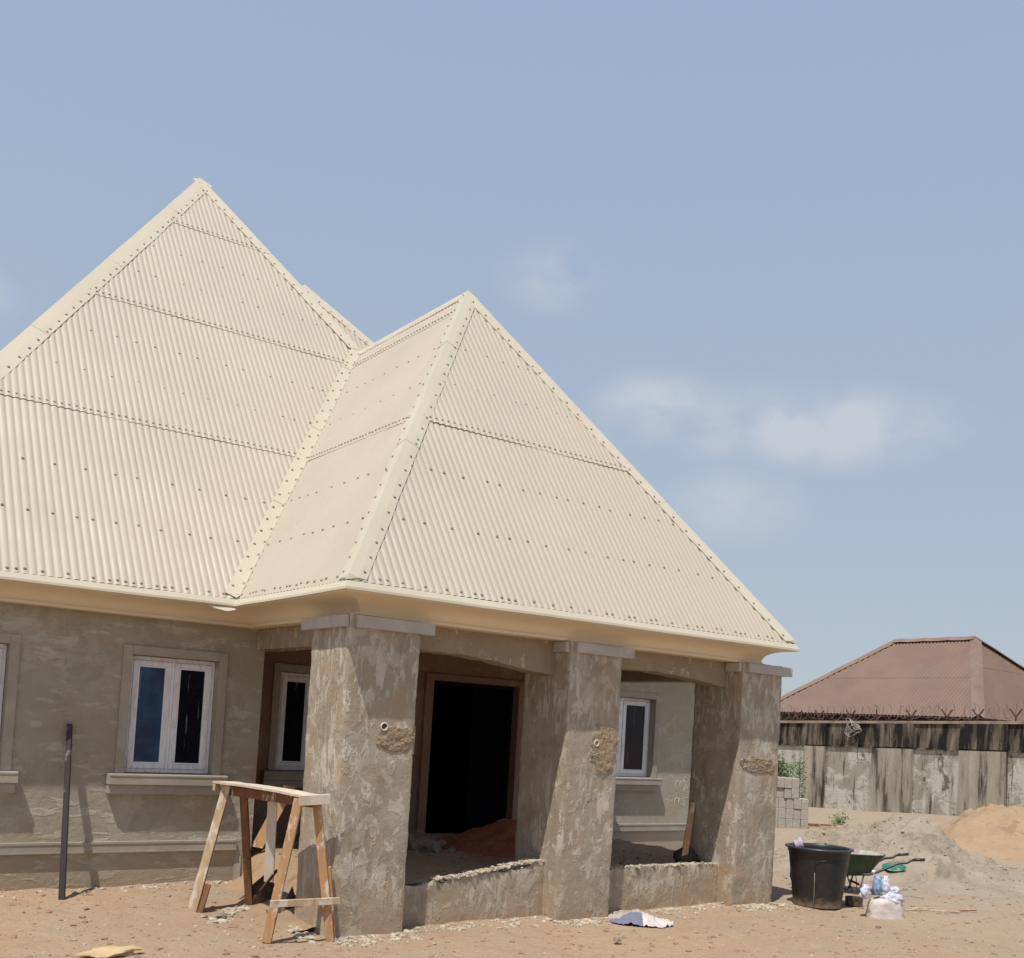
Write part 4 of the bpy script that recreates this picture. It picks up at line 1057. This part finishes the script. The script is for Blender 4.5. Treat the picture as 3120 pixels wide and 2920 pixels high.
# ---------------------------------------------------------------- block stack
bu = V((.77, -.64, 0)).normalized(); bv = V((.64, .77, 0)).normalized(); B0 = V((18.62, 14.62, 0))
ordw = ['bottom', 'second lowest', 'middle', 'second highest', 'top']; colw = ['rightmost', 'second from right', 'third from right', 'fourth from right', 'fifth from right', 'sixth from right', 'seventh from right']
bme = {}
for r in range(5):
    z0_ = r*.223+.03; nC = 7 if r < 3 else 6; off = 0 if r < 3 else .22
    xr_ = off
    for c_ in range(nC):
        wd = .158 if rnd.random() < .75 else (.2 if r == 4 and c_ == 1 else .158)
        dj = rnd.uniform(-.03, .02); hz = .220
        x1_ = -xr_; x0_ = x1_-wd+.002; xr_ += wd+.003
        mb = MB(); tl = rnd.uniform(-.006, .006)
        P = lambda u, v, z: B0+bu*u+bv*v+V((0, 0, z))
        vs = [P(u+tl*(z > .1), v, z0_+z) for z in (0, hz) for v in (dj, dj+.45) for u in (x0_, x1_)]
        mb.add(vs, [(0, 2, 3, 1), (4, 5, 7, 6), (0, 1, 5, 4), (1, 3, 7, 5), (3, 2, 6, 7), (2, 0, 4, 6)])
        o = bevel(mb.build('concrete_block', M['block']), .008)
        tag(o, 'concrete block, %s row, %s in the stack' % (ordw[r], colw[c_]), 'block', 'concrete blocks stacked beside the shrub')
# sticks and litter beside the stack
for i, (a, b, lab) in enumerate((((18.75, 14.4), (19.5, 14.1), 'pale stick lying on the ground at the right of the block stack'), ((19.0, 14.9), (19.5, 14.55), 'brown stick behind the pale one beside the block stack'))):
    mb = MB(); mb.bar((*a, .05+gh(*a)), (*b, .03+gh(*b)), .06, .04, V((0, 0, 1))); tag(mb.build('stick', M['woodpale' if i == 0 else 'wooddark']), lab, 'stick')

# ---------------------------------------------------------------- perimeter wall
pw = thing('perimeter_wall', 'tall mould-blackened compound wall with peeling panels below the razor wire', 'wall', (26, 18, 0))
def zc(y): return 2.596+(21.58-y)*.0274
def zl(y): return 1.863+(21.59-y)*.024
def slab(x0, x1, ya, yb, zb, ztf, name, mat, st=.25, lab=None, bev=True):
    n = max(1, int((yb-ya)/st)); mb = MB(); vs = []
    for i in range(n+1):
        y = ya+(yb-ya)*i/n; b = zb(y) if callable(zb) else zb; t = ztf(y)
        vs += [(x0, y, b), (x1, y, b), (x1, y, t), (x0, y, t)]
    mb.add(vs, [(i*4+j, i*4+(j+1) % 4, (i+1)*4+(j+1) % 4, (i+1)*4+j) for i in range(n) for j in range(4)]+[(0, 3, 2, 1), (n*4, n*4+1, n*4+2, n*4+3)])
    return mb.build(name, M[mat], pw, lab, recalc=True)
slab(26.04, 26.22, 8, 27, -.3, zl, 'lower_wall', 'walllower')
slab(26.02, 26.22, 8, 27, zl, lambda y: zc(y)-.075, 'upper_wall', 'wallupper')
slab(25.97, 26.25, 8, 27, lambda y: zc(y)-.075, zc, 'coping', 'coping')
slab(25.98, 26.04, 8, 27, lambda y: zl(y)-.035, lambda y: zl(y)+.004, 'ledge', 'wallupper')
ed = [(19.88, 20.62), (16.95, 18.22), (14.25, 15.54), (11.6, 12.8), (21.9, 22.6), (9, 10)]
for a, b in ed:
    slab(25.90, 26.041, a, b, -.3, lambda y: zl(y)-.036, 'pilaster', 'pilaster')
    slab(25.93, 26.021, a, b, lambda y: zl(y)+.005, lambda y: zc(y)-.078, 'upper_pilaster', 'wallupper')
for y in (19.1,): pass
posts = [22.0, 21.07, 20.25, 19.13, 18.23, 17.13, 16.05, 15.16, 14.13, 13.0]
for k, y in enumerate(posts):
    mb = MB(); z = zc(y)
    mb.bar((26.1, y, z-.02), (26.1, y, z+.12), .03, .03, V((1, 0, 0)))
    if k != 4:
        mb.bar((26.1, y, z+.11), (26.1, y+.16, z+.32), .035, .03, V((1, 0, 0))); mb.bar((26.1, y, z+.11), (26.1, y-.16, z+.32), .03, .03, V((1, 0, 0)))
    else: mb.bar((26.1, y, z+.1), (26.1, y+.03, z+.33), .035, .03, V((1, 0, 0)))
    mb.build('wire_bracket', M['rust'], pw)
mb = MB(); pts = []
y = 23.; a = 0
while y > 12:
    z = zc(y)+.25; rr = .20+.03*math.sin(a*.31)
    pts.append((26.1+rr*.8*math.cos(a), y+.07*math.sin(a*.5), z+rr*math.sin(a))); a += .5; y -= .0155+.008*math.sin(a*.2)
mb.tube(pts, .006, 4); tag(mb.build('razor_wire', M['wire']), 'rusty coil of razor wire running along the top of the far wall', 'wire')
mb = MB()
for k in range(6):
    c_ = V((25.9, 18.9-.03*k, zc(18.9)-.25+.02*k)); rx, rz = .22+.05*math.sin(k*2.), .16+.04*math.cos(k*3.)
    mb.tube([(c_.x-.02*k+.03*math.sin(a*2), c_.y+rx*math.cos(a+k), c_.z+rz*math.sin(a)+.05*math.sin(2*a+k)) for a in [i*math.pi/10 for i in range(20)]], .008, 4, True)
tag(mb.build('wire_bundle', M['wirepale']), 'tangled bundle of pale wire hanging on the blackened part of the far wall', 'wire')

# ---------------------------------------------------------------- red roofed house
rh = thing('neighbour_house', 'neighbouring house with faded red corrugated hip roof behind the far wall', 'house', (30, 19, 0))
Ra = V((30, 17.60, 5.42)); Rb = V((30, 20.40, 5.42)); Ef = V((26.75, 15.52, 2.885)); El = V((26.75, 23.3, 2.885)); Er = V((36.4, 16.05, 2.885)); Eb = V((36.4, 23.3, 2.885))
mb = MB(); mb.add([Ef, El, Rb, Ra], [(0, 1, 2, 3)]); mb.add([Ef, Ra, Er], [(0, 1, 2)]); mb.add([El, Rb, Eb], [(0, 1, 2)]); mb.add([Er, Ra, Rb, Eb], [(0, 1, 2, 3)])
mb.v = [(x, y, z-.03) for x, y, z in mb.v]
rr_ = mb.build('roof', M['redroof'], rh)
ln = (Ra-Ef).length
sheets([Ef, El, Rb, Ra], Ef, El, Rb, [0, 1.95, 99], sp=6, mat=M['redroof'], parent=rr_, pitch=.12, amp=.014)
sheets([Ef, Ra, Er], Ef, Er, Ra, [0, 1.95, 99], sp=6, mat=M['redroof'], parent=rr_, pitch=.12, amp=.014)
def rcap(A, B, w_=.16):
    e = (B-A).normalized(); sd_ = e.cross(V((0, 0, 1))).normalized(); mb = MB(); n = 10; vs = []
    for i in range(n+1):
        p = A.lerp(B, i/n)+V((0, 0, .03*(i % 3 == 0)*.5)); vs += [p+sd_*w_+V((0, 0, -.03)), p+V((0, 0, .09)), p-sd_*w_+V((0, 0, -.03))]
    mb.add(vs, [(i*3+j, (i+1)*3+j, (i+1)*3+j+1, i*3+j+1) for i in range(n) for j in range(2)]); mb.build('ridge_cap', M['redcap'], rr_)
rcap(Ra, Rb); rcap(Ef, Ra, .17); rcap(El, Rb); rcap(Er, Ra)
mb = MB(); mb.box((27.3, 16.3, -.2), (36, 22.8, 2.88)); mb.build('wall', M['redwall'], rh)

# ---------------------------------------------------------------- plants
def shrub(name, c, h, spread, nstem, nleaf, leaf, label, cat, seed):
    rr = random.Random(seed); root = thing(name, label, cat, c)
    st = MB(); lf = MB()
    for s in range(nstem):
        a = rr.uniform(0, 2*math.pi); hh = h*rr.uniform(.55, 1.0); sp = spread*rr.uniform(.15, 1)
        pts = [V(c)+V((sp*math.cos(a)*t**1.3, sp*math.sin(a)*t**1.3, hh*t))+V((rr.uniform(-.02, .02), rr.uniform(-.02, .02), 0)) for t in (0, .3, .6, .85, 1)]
        st.tube(pts, [.012, .009, .007, .004, .002], 5)
        for k in range(nleaf//nstem):
            t = rr.uniform(.08, 1); i = min(3, int(t*4)); p = pts[i].lerp(pts[i+1], t*4-i if t < 1 else 1)
            p = p+V((rr.gauss(0, .09), rr.gauss(0, .09), rr.gauss(0, .05)))
            d = V((rr.uniform(-1, 1), rr.uniform(-1, 1), rr.uniform(-.5, .7))).normalized(); o_ = d.orthogonal().normalized(); l = leaf*rr.uniform(.6, 1.3)
            lf.add([p, p+d*l*.5+o_*l*.25, p+d*l, p+d*l*.5-o_*l*.25], [(0, 1, 2, 3)])
    st.build('stem', M['stem'], root); lf.build('foliage', M['leaf'], root)
shrub('shrub', (20.9, 17.35, .0), 1.75, .55, 26, 3000, .085, 'leafy green shrub growing behind the block stack against the far wall', 'shrub', 3)
shrub('shrub', (21.6, 17.3, .0), 2.05, .16, 5, 420, .08, 'thin tall leafy shoot beside the shrub, reaching the black band of the wall', 'shrub', 5)
shrub('weed', (20.2, 14.95, .03), .36, .22, 9, 240, .06, 'small green weed behind the left end of the grey sand heap', 'weed', 9)

# ---------------------------------------------------------------- pebbles, crumbs
def scatter(name, mat, n, fn, smin, smax, seed):
    rr = random.Random(seed); mb = MB()
    base = []
    for q in range(8):
        bm = bmesh.new(); bmesh.ops.create_icosphere(bm, subdivisions=1, radius=1)
        for v in bm.verts: v.co *= 1+.5*noise.noise(v.co*1.5+V((q*3, 0, 0)))
        base.append(([v.co.copy() for v in bm.verts], [tuple(v.index for v in f.verts) for f in bm.faces])); bm.free()
    for _ in range(n):
        x, y, z = fn(rr); s = smin+(smax-smin)*rr.random()**3; vs_, fs_ = rr.choice(base); a = rr.uniform(0, 6.3); ca_, sa_ = math.cos(a), math.sin(a); k = rr.uniform(.6, 1)
        mb.add([(x+s*(v.x*ca_-v.y*k*sa_), y+s*(v.x*sa_+v.y*k*ca_), z+s*.5*v.z) for v in vs_], fs_)
    return mb.build(name, M[mat], kind='stuff')
def anyw(rr):
    while True:
        d = rr.uniform(6.5, 17)**1.0; a = rr.uniform(R(8), R(66)); x, y = d*math.sin(a), d*math.cos(a)
        if y < 8.1 or (x < 4 and y < 10.9) or x > 10.2: return x, y, gh(x, y)+.001
so2 = scatter('pebbles', 'pebble', 3000, anyw, .004, .028, 2); tag(so2, 'loose pebbles scattered over the dirt', 'pebbles')
segs = [((4.05, 8.06), (4.85, 8.06)), ((4.8, 8.28), (6.55, 8.28)), ((6.5, 8.06), (7.3, 8.06)), ((7.25, 8.28), (9.1, 8.28)), ((9.05, 8.06), (9.85, 8.06)), ((1.2, 10.82), (4.4, 10.8)), ((3.4, 9.2), (4.1, 9.9)), ((3.9, 8.2), (4.05, 9.1))]
def edge(rr):
    a, b = rr.choice(segs); t = rr.random(); x = a[0]+(b[0]-a[0])*t; y = a[1]+(b[1]-a[1])*t-abs(rr.gauss(0, .12)); return x+rr.gauss(0, .03), y, gh(x, y)+.002
so3 = scatter('mortar_crumbs', 'crumb', 2100, edge, .005, .045, 4); tag(so3, 'broken mortar crumbs along the foot of walls and columns', 'crumbs')
def onheap(rr):
    x = rr.uniform(12.3, 17.5); y = rr.uniform(6.6, 11.5); return x, y, grayf(x, y)+.002
so4 = scatter('sand_lumps', 'greysand', 900, onheap, .008, .05, 6); tag(so4, 'lumps of grey sand rolled down the heap', 'sand lumps')
def porchs(rr):
    x = rr.uniform(4.6, 9.2); y = rr.uniform(8.7, 11.8); return x, y, .41
so5 = scatter('porch_rubble', 'stone', 500, porchs, .006, .03, 8); tag(so5, 'small rubble strewn over the porch floor', 'rubble')

def walltop(rr):
    if rr.random() < .65: x = rr.uniform(5.25, 6.54); zt = .43+.13*sstep(5.3, 6.5, x)
    else: x = rr.uniform(7.4, 9.05); zt = .462
    y = 8.36+abs(rr.gauss(0, .05)); return x, y, zt+rr.uniform(-.01, .012)
so6 = scatter('wall_top_crumbs', 'crumb', 1500, walltop, .005, .035, 12); tag(so6, 'pale broken mortar crust along the tops of the low walls', 'crumbs')

so7 = scatter('dirt_clods', 'clod', 2600, anyw, .006, .04, 21); tag(so7, 'brown clods of dry earth scattered over the dirt', 'clods')
